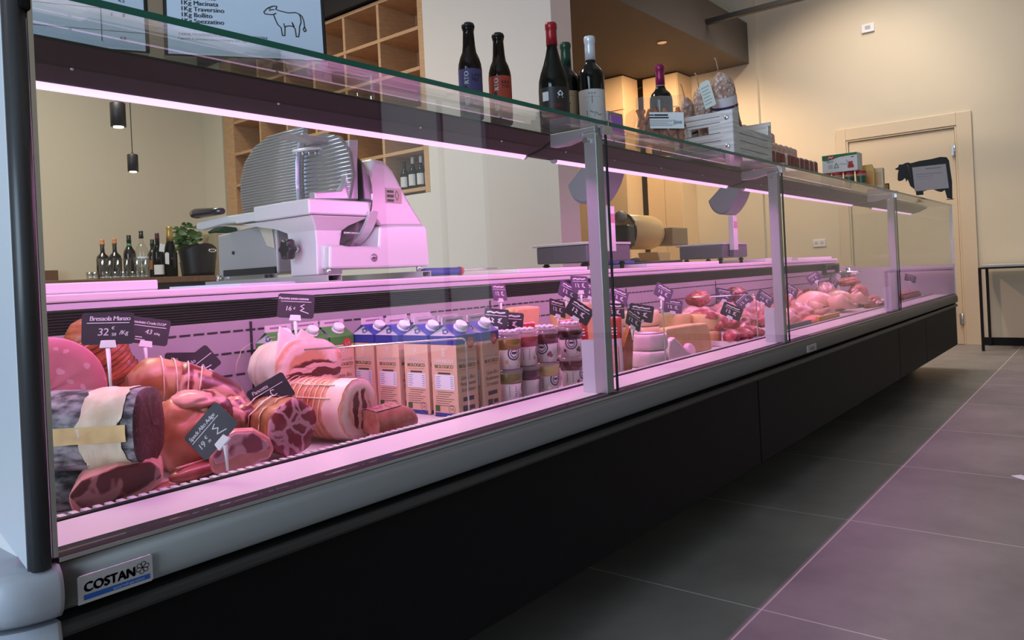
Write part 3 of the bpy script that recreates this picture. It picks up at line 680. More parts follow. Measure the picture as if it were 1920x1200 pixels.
# --- biscuit bag in front of the magenta-capsule bottle
bx, by = 2.12, .090
t = thing('biscuit_bag', 'clear cellophane bag of brown biscuits with white label beside the crate', 'bag', (bx, by, ZT), facecam(bx, by) + .15)
bag = MB(); rings = []
for i in range(13):
    u = i / 12; z = .001 + u * .155
    w = .078 * (1 - .10 * u + .04 * math.sin(u * 9)); dd = .038 * (1 - u) ** .7 + .003
    ring = []
    for j in range(28):
        a = 2 * math.pi * j / 28
        c_, s_ = math.cos(a), math.sin(a)
        ring.append((w * math.copysign(abs(c_) ** .6, c_) + .004 * fbm((i * .7, j * .6, 2)), dd * math.copysign(abs(s_) ** .6, s_) + .004 * fbm((i * .5, j * .9, 7)), z + (.004 * fbm((j * .8, 3, 1)) if i > 9 else 0)))
    rings.append(ring)
bag.loft(rings, 0, True, True, False).build('cellophane', glassmat('cellophane', (.97, .96, .95), 1.5, .10, .10, (.8, .74, .7)), t, world=False)
MB().prism([(-.085, .05), (-.112, .075), (-.105, .105), (-.080, .12), (-.074, .09)], lambda u, v, d: (u, d, v), -.003, .003).build('gathered_end', MATS['cellophane'], t, world=False)
random.seed(4)
M_bis = mat('brown_biscuit', lin((196, 120, 66)), .7, n=(60, .8, lin((150, 82, 40))), bump=(120, .3))
for k in range(80):
    px_ = random.uniform(-.064, .064); pz_ = random.uniform(.010, .102); a = random.uniform(-.5, .5) + 1.57
    p0 = Vector((px_, random.uniform(-.020, .012), pz_)); dv = Vector((math.cos(a), .1, math.sin(a))) * random.uniform(.016, .034)
    q0, q1 = p0 - dv, p0 + dv
    q0.z = max(q0.z, .006); q1.z = min(q1.z, .118)
    MB().tube([q0, q0.lerp(q1, .5) + Vector((0, 0, .002)), q1], [.0065, .0078, .0065], 7, flat=.75).build('biscuit', M_bis, t, world=False)
lab = MB(); L = lambda u, v, d=0: (u + .008, -.0425 - d + .10 * (v - .07), v)
lab.prism([(-.048, .050), (.054, .044), (.054, .094), (-.048, .100)], lambda u, v, d: L(u, v, d), 0, .0008)
lo = lab.build('label', M_pwhite, t, world=False)
l = MB(); ff = lambda u, v: L(u, v + (-.0565 * u), .0014)
l.line([(-.048, .0885), (-.036, .0885)], .004, ff); l.line([(-.032, .0885), (.006, .0885)], .0052, ff); l.line([(-.048, .0805), (.008, .0805)], .0046, ff)
for i in range(5): l.line([(-.048, .0725 - i * .0042), (.03 - .012 * (i % 3), .0725 - i * .0042)], .0009, ff)
for i in range(12): l.line([(.024 + i * .0022, .062), (.024 + i * .0022, .070)], .0008 + .0006 * (i % 3 == 0), ff)
l.build('lettering', M_ink, lo, world=False)

# --- white wooden-look crate with salami
cx0, cx1, cy0, cy1 = 2.475, 2.83, .004, .245
t = thing('salami_crate', 'white-washed wood-look crate of salami overhanging the counter edge', 'crate', (2.62, .12, ZT))
M_wash = mat('whitewashed_wood', lin((236, 236, 238)), .65, n=(9, .9, lin((204, 204, 206)), (1, 1, 14)), bump=(40, .12, (1, 1, 14)))
z0 = ZT + .001
ends = [[(cy0 + .0, 0), (cy1, 0), (cy1, .138), (cy0 + .12, .150), (cy0, .152)]]
def crate_end(x0, x1):
    mb = MB(); hole = [(.09, .078), (.155, .078), (.155, .104), (.09, .104)]
    # end board built of strips around the hand hole
    for (a, b, c_, d_) in ((0, .241, 0, .078), (0, .09, .0785, .103), (.155, .241, .0785, .103), (0, .241, .1035, .150)):
        mb.box(x0, x1, cy0 + a, cy0 + b, z0 + c_, z0 + d_)
    return mb
MB.build(crate_end(cx0, cx0 + .008), 'end_board', M_wash, t); MB.build(crate_end(cx1 - .008, cx1), 'end_board', M_wash, t)
for y0, y1 in ((cy0, cy0 + .006), (cy1 - .006, cy1)):
    MB().prism([(cx0 + .009, 0), (cx1 - .009, 0), (cx1 - .009, .135), (cx1 - .03, .135), (cx1 - .034, .098), (cx0 + .055, .098), (cx0 + .048, .104), (cx0 + .046, .150), (cx0 + .009, .150)], lambda u, v, d: (u, d, z0 + v), y0, y1).build('side_board', M_wash, t)
MB().box(cx0 + .009, cx1 - .009, cy0 + .0065, cy1 - .0065, z0, z0 + .006).build('base_board', M_wash, t)
for y in (cy0 + .001, cy1 - .045): MB().box(cx0 - .004, cx0 - .0005, y, y + .044, z0 + .001, z0 + .151).build('corner_batten', M_wash, t)
M_seam = mat('crate_seam', (.10, .10, .10), .7)
s = MB()
for v in (.022, .050, .076, .112, .132): s.box(cx0 - .0004, cx0 - .0001, cy0 + .047, cy1 - .048, z0 + v, z0 + v + .0018)
for v in (.022, .048, .074): s.box(cx0 + .05, cx1 - .04, cy0 - .0004, cy0 - .0001, z0 + v, z0 + v + .0018)
so = s.build('plank_seam', M_seam, t); so['kind'] = 'stuff'
for z in (.028, .125):
    for y in (cy0 + .022, cy1 - .022): MB().sphere((cx0 - .004, y, z0 + z), (.004, .009, .009), 12, 8).build('stud', M_alup, t)
M_sal = meat('salami_casing', lin((236, 208, 192)), lin((186, 130, 116)), lin((240, 228, 218)), 55, 75, .34, .85, .7, kind='spots', coat=0)
M_twine = mat('twine', lin((196, 160, 130)), .8)
M_sleeve = mat('sleeve_white', (.70, .66, .70), .5)
def salami(p0, p1, r, label, band=None, tagged=False):
    p0, p1 = Vector(p0), Vector(p1)
    t = thing('salami', label, 'salami', tuple(p0), group='salami in the white crate')
    n = 18; pts = []; rr = []
    for i in range(n + 1):
        u = i / n; pts.append(p0.lerp(p1, u) + Vector((0, .004 * math.sin(u * 5), 0)))
        e = min(u, 1 - u) * 2
        rr.append(r * (min(1, (e * 2.6)) ** .45 * (1 - .12 * u) if e > 0 else .12) + .0015 * fbm((u * 6, p0.x * 9, 1)))
    rr[-1] = .006
    MB().tube(pts, rr, 22).build('casing', M_sal, t)
    d = (p1 - p0).normalized()
    MB().tube([p1 - d * .004, p1 + d * .012 + Vector((0, 0, .004)), p1 + d * .02 + Vector((-.008, 0, .020)), p1 + d * .02 + Vector((-.018, 0, .026))], .0022, 6).build('string', M_twine, t)
    nets = []
    for k in range(3):
        a = 2.1 * k + .4
        nets.append([p0.lerp(p1, u) + (d.cross(Vector((0, 1, 0))).normalized() * math.cos(a + u) + Vector((0, 1, 0)) * math.sin(a + u)) * rr[int(u * n)] for u in [i / n for i in range(2, n)]])
    for q in nets: MB().tube(q, .0013, 5).build('net_cord', M_twine, t)
    if band:
        i0, i1 = int(band[0] * n), int(band[1] * n)
        b = MB().tube(pts[i0:i1 + 1], [v + .0016 for v in rr[i0:i1 + 1]], 22, caps=False).build('paper_band', M_sleeve, t, fix=False)
        for k in (i0 + 1,): MB().tube([pts[k].lerp(pts[k + 1], .1), pts[k].lerp(pts[k + 1], .75)], [rr[k] + .0024, rr[k] + .0024], 22, caps=False).build('violet_stripe', mat('violet_print', (.06, .022, .09), .5), b, fix=False)
    return t
zc = ZT
salami((2.60, .060, zc + .06), (2.508, .062, zc + .292), .046, 'fat salami with violet-striped band and hanging tag, leaning out of the crate', (.45, .68))
salami((2.60, .137, zc + .05), (2.515, .140, zc + .258), .034, 'middle salami leaning in the crate left of the tagged one', None)
salami((2.63, .200, zc + .06), (2.535, .205, zc + .235), .0265, 'leftmost salami in the crate, next to the magenta-capsule bottle', (.30, .52))
salami((2.665, .07, zc + .095), (2.76, .10, zc + .115), .026, 'short salami lying at the low right end of the crate')
# hanging tag of the fat salami
t = thing('salami_tag', 'white printed paper tag hanging on the fat salami', 'tag', (2.49, .045, ZT + .2))
T = lambda u, v, d=0: (2.452 + .40 * u, .082 - 1.05 * u + .30 * v, ZT + .212 + 1.25 * v + .45 * u)
g = MB().prism([(-.016, -.036), (.016, -.036), (.016, .030), (.010, .036), (-.010, .036), (-.016, .030)], lambda u, v, d: tuple(Vector(T(u, v)) + Vector((-.85, -.4, 0)) * d), 0, .0008)
go = g.build('tag_card', mat('tag_green_white', (.70, .76, .72), .6), t)
l = MB()
for i in range(6): l.line([(-.012, .020 - i * .009), (.010 - .004 * (i % 2), .020 - i * .009)], .0022, lambda u, v: tuple(Vector(T(u, v)) + Vector((-.85, -.4, 0)) * .0014))
l.build('print_lines', mat('tag_ink', (.30, .36, .34), .6), go)
# --- packets in a row, three rows deep
M_pk = mat('packet_film', lin((248, 226, 216)), .4, n=(50, .8, lin((222, 184, 170))), bump=(70, .3))
M_pk2 = mat('packet_end', lin((160, 84, 80)), .5, n=(50, .8, lin((124, 54, 54))))
proto = None
proto2 = None
M_pk3 = mat('packet_end_pale', lin((250, 228, 218)), .5, n=(90, .9, lin((206, 140, 134))))
def packet(x, y, z, rz, label, pale=False):
    global proto, proto2
    if pale and proto2 is None and proto is not None:
        proto2 = packet(x, y, z, rz, label)
        for ch in proto2.children:
            if ch.name.startswith('end_seal'): ch.data = ch.data.copy(); ch.data.materials[0] = M_pk3
        return proto2
    if proto is None:
        proto = thing('snack_packet', label, 'packet', (x, y, z), rz, group='wrapped snack packets on the glass shelf')
        mb = MB(); rings = []
        for i in range(9):
            u = i / 8; yy = -.085 + .17 * u
            k = .86 + .14 * math.sin(math.pi * u) ** .4
            rings.append([(.027 * k * math.copysign(abs(math.cos(a)) ** .45, math.cos(a)), yy, .030 + .029 * k * math.copysign(abs(math.sin(a)) ** .45, math.sin(a))) for a in [2 * math.pi * j / 20 for j in range(20)]])
        mb.loft(rings, 0).build('wrapper', M_pk, proto, world=False)
        MB().prism([(-.021, .008), (.021, .008), (.021, .050), (-.021, .050)], lambda u, v, d: (u, d, v), -.0875, -.0853).build('end_seal', M_pk2, proto, world=False, bevel=.001)
        c_ = MB()
        for k in range(4): c_.sphere((-.012 + .024 * (k % 2), -.05 + .03 * k, .0575), (.006, .007, .006), 8, 5)
        co = c_.build('red_filling', M_pk2, proto, world=False); co['kind'] = 'stuff'
        return proto
    src = proto2 if (pale and proto2 is not None) else proto
    r = src.copy(); C.objects.link(r); r.location = (x, y, z); r.rotation_euler = (0, 0, rz); r['label'] = label
    for ch in list(src.children):
        c_ = ch.copy(); C.objects.link(c_); c_.parent = r
    return r
random.seed(3)
ordn = ['first', 'second', 'third', 'fourth', 'fifth', 'sixth', 'seventh', 'eighth', 'ninth', 'tenth']
for k in range(10): packet(2.875 + k * .0585, .105 + random.uniform(-.004, .004), ZT + .001, random.uniform(-.05, .05), f'{ordn[k]} wrapped snack packet right of the crate, in the front bottom row')
for k in range(9): packet(2.885 + k * .0585, .172 + random.uniform(-.004, .004), ZT + .0605, random.uniform(-.06, .06), f'{ordn[k]} wrapped snack packet from the crate, in the upper row', True)
for k in range(7): packet(2.875 + k * .0585, .225, ZT + .121, random.uniform(-.06, .06), f'{ordn[k]} wrapped snack packet from the crate, topmost layer', True)
# --- tins with the white and green carton on top
M_tin = mat('tin_label_pale', lin((196, 170, 150)), .4, n=(40, .8, lin((170, 96, 70))))
M_tinr = mat('tin_red', (.42, .035, .03), .4)
tl = [(4.15, .195, 'leftmost small tin with red lid under the green and white carton'), (4.17, .143, 'second small tin with red lid under the green and white carton'),
      (4.19, .091, 'third small tin with red lid under the green and white carton'), (4.21, .038, 'rightmost small tin with red lid, nearest the shelf edge')]
for x, y, lb in tl:
    t = thing('tomato_tin', lb, 'tin', (x, y, ZT), group='small tins under the carton')
    MB().lathe([(.023, .001), (.0245, .003), (.0245, .066), (.023, .068)], 20, c=(x, y, ZT)).build('can_body', M_tin, t)
    MB().lathe([(.0248, .064), (.0252, .066), (.0252, .078), (.022, .079)], 20, c=(x, y, ZT)).build('lid', M_tinr, t)
    b = cyl_label(.0248, .014, .052, -2.2, 0.2, (x, y, ZT)).build('label', mat('tin_label_green', (.03, .10, .05), .4) if y < .12 else M_pwhite, t, fix=False)
x, y, z = 4.20, .125, ZT + .0795
t = thing('sachet_carton', 'white carton with green top stripe lying across the small tins', 'carton', (x, y, z), R(-1))
fc = lambda u, v, d=0: (-.045 - d, -u * .76, v * .80)
KX, KZ = .76, .80
MB().box(-.045, .045, -.115 * KX, .115 * KX, .001, .118 * KZ).build('carton_body', mat('carton_white', (.74, .74, .72), .45), t, world=False, bevel=.002)
g = MB(); g.prism([(-.114, .117), (-.114, .086), (-.09, .080), (-.05, .086), (.0, .098), (.06, .101), (.114, .101), (.114, .117)], lambda u, v, d: fc(u, v, d), .0003, .0008); g.build('green_band', mat('carton_green', (.015, .16, .05), .45), t, world=False)
l = MB(); f2 = lambda u, v: fc(u, v, .0012)
l.text('BIO', .020, lambda xx, yy: f2(-.082 + xx * 1.3, .066 + yy)); l.build('lettering', mat('carton_print', (.05, .16, .06), .5), t, world=False)
l = MB(); l.rect(-.078, -.036, .088, .112, f2); l.rect(.052, .092, .020, .040, f2); l.rect(.058, .086, .034, .062, f2); l.build('red_print', M_tinr, t, world=False)
l = MB(); l.line([(-.071, .096), (-.062, .106), (-.052, .096), (-.043, .106)], .004, lambda u, v: fc(u, v, .0016)); l.build('white_lettering', M_pwhite, t, world=False)
l = MB(); l.line([(-.035, .030), (-.022, .060), (-.008, .034)], .004, f2); l.line([(-.035, .030), (-.008, .030)], .004, f2); l.line([(.0, .052), (.055, .047)], .002, f2)
for q in range(4): l.line([(-.075, .052 - q * .007), (-.045, .052 - q * .007)], .0016, f2)
l.line([(.045, .075), (.06, .045)], .003, f2); l.line([(.078, .090), (.092, .090)], .006, f2); l.build('grey_print', mat('print_grey', (.12, .13, .12), .5), t, world=False)
# yellow packet and white carton behind it
t = thing('yellow_packet', 'upright yellow packet right of the green and white carton', 'packet', (4.38, .045, ZT), R(12))
MB().prism([(-.032, .001), (.032, .001), (.032, .10), (.022, .125), (-.022, .125), (-.032, .10)], lambda u, v, d: (d, u, v), -.02, .02).build('packet_body', mat('packet_yellow', (.62, .38, .03), .4), t, world=False, bevel=.003)
MB().prism([(-.024, .02), (.024, .02), (.024, .09), (-.024, .09)], lambda u, v, d: (-.0205 - d, u, v), 0, .0004).build('label', mat('packet_amber', (.55, .26, .02), .4), t, world=False)
t = thing('cream_carton', 'cream upright carton just right of the yellow packet', 'carton', (4.50, .022, ZT), R(6))
MB().box(-.035, .035, -.028, .028, .001, .112).build('carton_body', mat('carton_cream', lin((214, 200, 164)), .5), t, world=False, bevel=.002)
MB().box(-.0358, -.0353, -.02, .02, .02, .09).build('front_print', mat('cream_print', lin((196, 176, 130)), .5), t, world=False)
t = thing('card_clip', 'tiny dark and gold card clip between the cream carton and the cow sign', 'clip', (4.72, .03, ZT))
MB().box(4.70, 4.74, .015, .05, ZT + .001, ZT + .006).box(4.716, 4.721, .016, .048, ZT + .0065, ZT + .045).build('clip_body', M_rub, t); MB().box(4.7145, 4.7155, .02, .044, ZT + .012, ZT + .04).build('gold_face', mat('gold_face', (.45, .3, .1), .4), t)
# cow shaped blackboard
cxw, cyw = 5.93, .056
t = thing('cow_sign', 'black cow-shaped board with a white notice pinned on its flank', 'sign', (cxw, cyw, ZT))
pol = [(836, 403), (848, 412), (862, 418), (855, 445), (852, 490), (862, 502), (885, 503), (898, 492), (905, 495), (908, 522), (920, 505), (935, 560), (968, 598), (972, 640), (1020, 642), (1018, 618), (1060, 605), (1090, 610), (1110, 622), (1135, 632), (1160, 620), (1172, 680), (1205, 688), (1208, 560), (1200, 470), (1195, 405), (1180, 378), (1140, 372), (1080, 382), (1000, 388), (945, 392), (925, 380), (905, 380), (890, 384), (865, 378), (860, 395)]
kx = .000935
uv = [((px - 1025) * kx, (692 - py) * kx) for px, py in pol]
# follow the shelf's slope in the trace: level the two front feet with the hind ones
uv = [(u, max(v - max(0, (.13 - (u + .17)) * .20), .001)) for u, v in uv]
yaw = facecam(cxw, cyw) + .1; ca, sa = math.cos(yaw), math.sin(yaw)
cw = lambda u, v, d=0: (cxw + u * ca + d * sa, cyw + u * sa - d * ca, ZT + v)
MB().prism(uv, lambda u, v, d: cw(u, v, d), -.004, .004).build('cow_board', mat('chalkboard_black', (.010, .010, .010), .55), t)
pn = MB().prism([(-.058, .075), (.150, .080), (.138, .248), (-.068, .243)], lambda u, v, d: cw(u, v, d), .0045, .0055).build('notice', mat('notice_paper', lin((186, 182, 184)), .6), t)
l = MB(); l.line([(.015, .226), (.105, .226)], .007, lambda u, v: cw(u, v, .0062))
for i in range(3): l.line([(-.045, .190 - i * .016), (.11 - .05 * (i > 0), .190 - i * .016)], .004 - .0012 * i, lambda u, v: cw(u, v, .0062))
l.build('lettering', mat('notice_print', (.25, .24, .25), .6), pn)
MB().sphere((0, 0, 0), (.018, .001, .012), 10, 6).build('stamp', mat('stamp_orange', (.55, .20, .12), .5), pn, world=False).matrix_basis = Matrix.Translation(Vector(cw(-.032, .215, .0062))) @ Matrix.Rotation(yaw, 4, 'Z')
br = MB().tube([cw(-.098, .262, .005), cw(-.09, .225, .006), cw(-.085, .19, .006), cw(-.078, .165, .006)], .007, 8).build('rope_collar', mat('rope_brown', (.08, .065, .05), .8), t)
for u in (-.03, .155): MB().prism([(u - .02, -.02), (u + .02, -.02), (u + .02, .02), (u - .02, .02)], lambda a, b, d: (cxw + a * ca - b * sa, cyw + a * sa + b * ca, ZT + d), .0006, .004).build('foot', M_rub, t)
# ================================================================== on the rear worktop (top z .885) and behind it
ZW = .8855
M_gal = mat('slicer_aluminium', (.78, .77, .79), .34, .25)
M_galm = mat('slicer_matt_aluminium', (.52, .51, .52), .42, .4)
M_blade = mat('blade_steel', (.55, .56, .58), .16, .95)
def ribbed(name, poly, xp, th, parent, m, pitch=.0085, fnx=None):
    """plate in the plane X=xp (outline in Y,Z) whose face toward -X carries horizontal ribs"""
    ys = [p[0] for p in poly]; zs = [p[1] for p in poly]; mb = MB()
    mb.prism(poly, lambda u, v, d: (d, u, v), xp, xp + th)
    z = min(zs) + pitch
    while z < max(zs) - pitch * .6:
        hits = []
        for i in range(len(poly)):
            (y0, a), (y1, b) = poly[i], poly[(i + 1) % len(poly)]
            if (a - z) * (b - z) < 0: hits.append(y0 + (y1 - y0) * (z - a) / (b - a))
        if len(hits) >= 2:
            a, b = min(hits) + .003, max(hits) - .003
            if b > a: mb.prism([(-.0028, 0), (-.0008, .0024), (.0005, .0026), (.0005, -.0026), (-.0008, -.0024)], lambda u, v, d: (xp + u, d, z + v), a, b, smooth=True)
        z += pitch
    return mb.build(name, m, parent)
SL = thing('meat_slicer', 'large polished aluminium gravity meat slicer with round blade on the worktop', 'slicer', (1.55, 1.0, ZW))
# two hollow rails under it
for x0, x1, lab in ((1.335, 1.385, 0), (1.705, 1.745, 1)):
    mb = MB()
    for (a, b, c_, d_) in ((x0, x1, .0005, .003), (x0, x1, .0175, .020), (x0, x0 + .003, .003, .0175), (x1 - .003, x1, .003, .0175)):
        mb.box(a, b, .742, 1.40, ZW + c_, ZW + d_)
    mb.box(x0 + .004, x1 - .004, .78, 1.36, ZW + .004, ZW + .017, 1)
    mb.build('base_rail', [M_galm, M_rub], SL)
# base block at the back left, its slot, control strip
zb = ZW + .022
lp = [(1.052, zb + .002), (1.40, zb + .002), (1.395, zb + .145), (1.22, zb + .155), (1.10, zb + .160), (1.052, zb + .150)]
MB().prism([(y, z + .010) for y, z in lp], lambda u, v, d: (d, u, v), 1.385, 1.60).build('motor_housing', M_galm, SL, bevel=.006)
MB().prism([(1.06, zb + .013), (1.36, zb + .013), (1.36, zb + .034), (1.06, zb + .034)], lambda u, v, d: (d, u, v), 1.379, 1.3845).build('slot', M_ink, SL)
st = MB().prism([(1.055, zb - .001), (1.37, zb - .001), (1.37, zb + .0115), (1.055, zb + .0115)], lambda u, v, d: (d, u, v), 1.376, 1.3845).build('control_strip', M_alup, SL)
for y in (1.075, 1.10): MB().cyl((1.370, y, zb + .0055), (1.3755, y, zb + .0055), .0055, seg=12).build('button', M_bplast, SL)
MB().cyl((1.381, 1.30, zb + .09), (1.3845, 1.30, zb + .09), .006, seg=10).build('logo_mark', M_ink, SL)
MB().prism([(1.07, zb + .165), (1.14, zb + .165), (1.10, zb + .10), (1.06, zb + .09)], lambda u, v, d: (d, u, v), 1.379, 1.3845).build('pale_guard', mat('cream_guard', lin((206, 196, 176)), .4), SL, bevel=.002)
# front base and its tower
F3 = lambda px, py, Y: tuple(PY(px, py, Y))
def fpoly(pts, y0, y1):
    """a traced outline on the plane Y=y0, extruded straight back to y1"""
    q = [PY(x, y, y0) for x, y in pts]
    return MB().prism([(p.x, p.z) for p in q], lambda u, v, d: (u, d, v), y0, y1)
fpoly([(619, 459), (640, 459), (656, 462), (690, 461), (711, 463), (713, 424), (740, 421), (797, 421), (801, 430), (806, 499), (700, 502), (619, 504)], .76, .92).build('front_base', M_gal, SL, bevel=.007)
q = [PY(x, y, .775) for x, y in ((713, 424), (797, 423), (776, 390), (758, 358), (737, 318), (721, 301), (700, 296), (690, 330), (695, 400))]
tw = MB(); cx_ = sum(p.x for p in q) / len(q)
rings = []
for (yy, k) in ((.775, .96), (.785, 1.0), (.87, 1.0), (.90, .9)):
    rings.append([((p.x - cx_) * k + cx_, yy, (p.z - 1.03) * (k if p.z > 1.05 else 1) + 1.03) for p in q])
tw.loft(rings, 0, False).build('blade_tower', mat('tower_aluminium', (.66, .63, .65), .36, .2), SL, bevel=.008)
MB().box(1.36, 1.40, .785, .92, zb + .026, zb + .085).build('front_block', M_gal, SL, bevel=.004)
for x, y in ((1.362, .772), (1.722, .775), (1.362, 1.36), (1.725, 1.3)):
    MB().cyl((x, y, ZW + .0205), (x, y, ZW + .040), .008, seg=12).build('foot', M_alup, SL)
# emblem and sticker
e = PY(702, 483, .7585); eo = MB().lathe([(.001, 0), (.0125, 0), (.0125, .0012), (.001, .0012)], 22).build('round_emblem', mat('emblem_grey', (.42, .36, .40), .3, .5), SL, world=False)
eo.location = SL.matrix_basis.inverted() @ Vector((e.x, .7595, e.z)); eo.rotation_euler = (R(90), 0, 0)
l = MB(); l.text('S', .013, lambda x, y: (x - .005, y - .005, .0016)); l.line([(-.008, 0), (.008, 0)], .002, lambda u, v: (u, v, .0016)); l.build('emblem_mark', M_rub, eo, world=False)
p0, p1 = PY(723, 352, .774), PY(753, 382, .774)
k = MB().prism([(p0.x, p1.z), (p1.x, p1.z), (p1.x, p0.z), (p0.x, p0.z)], lambda u, v, d: (u, d, v), .7725, .7738).build('sticker', mat('sticker_pink', (.62, .42, .42), .5), SL)
l = MB(); g = lambda u, v: (p0.x + u, .7719, p1.z + v)
l.line([(.005, .036), (.028, .036)], .008, g); l.line([(.005, .022), (.028, .022)], .009, g); l.line([(.005, .008), (.028, .008)], .008, g)
l.line([(.043, .010), (.036, .026), (.043, .040), (.052, .026), (.046, .010)], .002, g); l.build('lettering', M_ink, k)
# blade disc (plane X), ring guard
def disc_x(r0, r1, x0, x1, c, n=48, a0=0, a1=2 * math.pi):
    mb = MB(); rings = []
    for i in range(n + 1):
        a = a0 + (a1 - a0) * i / n; cc, ss = math.cos(a), math.sin(a)
        rings.append([(x0, c[0] + r0 * cc, c[1] + r0 * ss), (x0, c[0] + r1 * cc, c[1] + r1 * ss), (x1, c[0] + r1 * cc, c[1] + r1 * ss), (x1, c[0] + r0 * cc, c[1] + r0 * ss)])
    return mb.loft(rings, 0, False, False, False)
bc = (.905, 1.145)
disc_x(.001, .150, 1.520, 1.526, bc).build('blade', M_blade, SL)
disc_x(.148, .160, 1.512, 1.545, bc, 40, R(-160), R(100)).build('ring_guard', M_gal, SL)
disc_x(.001, .118, 1.506, 1.5195, (.93, 1.075)).build('blade_cover', M_galm, SL)
MB().cyl((1.47, .905, 1.065), (1.505, .905, 1.065), .006, seg=10).build('cover_screw', M_alup, SL)
# thickness plate with ribs (big, rounded at its far top corner) and the nearer ribbed cover
big = [(1.02, 1.135), (1.395, 1.135), (1.405, 1.20), (1.40, 1.26), (1.37, 1.315), (1.31, 1.36), (1.22, 1.385), (1.02, 1.392)]
ribbed('thickness_plate', big, 1.485, .012, SL, mat('ribbed_aluminium', (.45, .43, .44), .38, .6), .0095)
near = [(.80, 1.13), (1.008, 1.13), (1.015, 1.20), (1.008, 1.30), (.985, 1.34), (.90, 1.345), (.83, 1.325), (.785, 1.27), (.775, 1.20)]
ribbed('blade_plate', near, 1.470, .010, SL, mat('ribbed_chrome', (.58, .59, .62), .24, .8), .0125)
arc = MB().tube([(1.462, 1.03, 1.13), (1.462, 1.034, 1.20), (1.462, 1.030, 1.27), (1.462, 1.012, 1.33), (1.462, .985, 1.355)], .012, 10, flat=.5).build('edge_arc', mat('arc_blue_grey', (.52, .60, .70), .25, .5), SL)
# carriage tray, gusset column, knob
tr = MB(); tr.box(1.30, 1.535, .765, 1.04, 1.078, 1.122).build('carriage_front', M_gal, SL, bevel=.004)
MB().prism([(1.0405, 1.082), (1.0405, 1.106), (1.26, 1.114), (1.42, 1.108), (1.435, 1.096), (1.43, 1.084), (1.40, 1.080), (1.26, 1.090)], lambda u, v, d: (d, u, v), 1.33, 1.352).build('carriage_arm', M_gal, SL, bevel=.004)
MB().box(1.353, 1.46, 1.0405, 1.34, 1.092, 1.118).build('carriage_tray', mat('tray_aluminium', (.50, .50, .52), .4, .4), SL, bevel=.004)
MB().box(1.312, 1.3290, .90, 1.16, 1.082, 1.108).build('side_bar', M_gal, SL, bevel=.002)
col = MB(); rings = []
for z, x0, x1, y0, y1 in ((ZW + .0205, 1.345, 1.435, .80, .93), (ZW + .11, 1.347, 1.43, .80, .935), (1.035, 1.345, 1.44, .80, .94), (1.05, 1.335, 1.46, .79, .98), (1.077, 1.315, 1.53, .775, 1.14)):
    rings.append([(x0, y0, z), (x1, y0, z), (x1, y1, z), (x0, y1, z)])
col.loft(rings, 0, False).build('carriage_column', M_gal, SL, bevel=.004)
kb = MB(); n = 42; rr = []
kc = Vector((1.315, .885, .985))
for (xx, k) in ((-.022, .70), (-.018, .95), (-.004, 1.0), (.004, .9), (.008, .5)):
    rr.append([(kc.x + xx, kc.y + .029 * k * (1 + .16 * math.cos(6 * a)) * math.cos(a), kc.z + .029 * k * (1 + .16 * math.cos(6 * a)) * math.sin(a)) for a in [2 * math.pi * j / n for j in range(n)]])
ko = kb.loft(rr).build('knob', M_bplast, SL)
MB().tube([kc + Vector((.008, 0, 0)), kc + Vector((.0285, 0, 0))], .010, 14).build('knob_shaft', M_alup, ko)
# handle at the far left, pusher arm, toothed grip
MB().tube([(1.322, 1.25, 1.130), (1.322, 1.30, 1.132), (1.322, 1.41, 1.136), (1.322, 1.432, 1.137)], [.010, .013, .017, .014], 14).build('handle', mat('handle_black', (.02, .014, .022), .25, coat=.5), SL)
fpoly([(655, 262), (672, 262), (671, 300), (672, 374), (592, 374), (590, 360), (640, 357), (650, 340)], .80, .83).build('pusher_arm', mat('pusher_aluminium', (.62, .56, .62), .3, .5), SL, bevel=.004)
gp = MB(); gp.tube([PY(640, 279, .90), PY(610, 277, .92), PY(580, 279, .95), PY(548, 284, .98)], .0085, 8, flat=.6)
go_ = gp.build('grip_bar', M_gal, SL)
for px_ in (556, 567, 579, 591, 602, 613, 624, 636):
    f_ = (640 - px_) / 92; a = PY(px_, 281 + 3 * f_, .90 + .08 * f_); MB().tube([a, a + Vector((0, 0, -.013))], [.0035, .0028], 8).build('tooth', M_alup, go_)
fpoly([(541, 250), (640, 258), (652, 268), (650, 279), (636, 276), (636, 270), (560, 256)], .88, .95).build('pusher_head', M_galm, SL, bevel=.004)
for z in (1.02, 1.06): MB().cyl((1.44, .79, z + .008), (1.50, .79, z + .008), .0035, seg=8).build('stop_pin', M_alup, SL)
# sheets of paper left of it
tag(MB().prism([(1.30, 1.06), (1.31, .86), (1.10, .80), (1.02, 1.02)], lambda u, v, d: (u, v, d), ZW, ZW + .006).build('wrapping_paper', mat('bluish_paper', (.66, .70, .84), .7)), 'flat stack of bluish-white wrapping paper on the worktop left of the slicer', 'paper')
# cutting boards
M_pe = mat('white_cutting_board', (.80, .76, .78), .5, bump=(200, .05))
def board(x0, x1, y0, y1, h, label, z=ZW):
    o = MB().box(x0, x1, y0, y1, z, z + h).build('cutting_board', M_pe, bevel=.003); tag(o, label, 'cutting board', 'white cutting boards on the worktop'); return o
board(.40, .835, .705, 1.04, .022, 'large white cutting board at the near left end of the worktop')
board(2.16, 2.62, .71, 1.03, .014, 'white cutting board on the worktop between the slicer and the first scale')
board(3.10, 3.90, .70, 1.03, .016, 'white cutting board between the two scales, under the blue-handled knife')
board(4.62, 5.10, .71, 1.0, .020, 'white cutting board behind the second scale')
board(5.22, 5.98, .71, 1.03, .016, 'long white cutting board at the far end of the worktop')
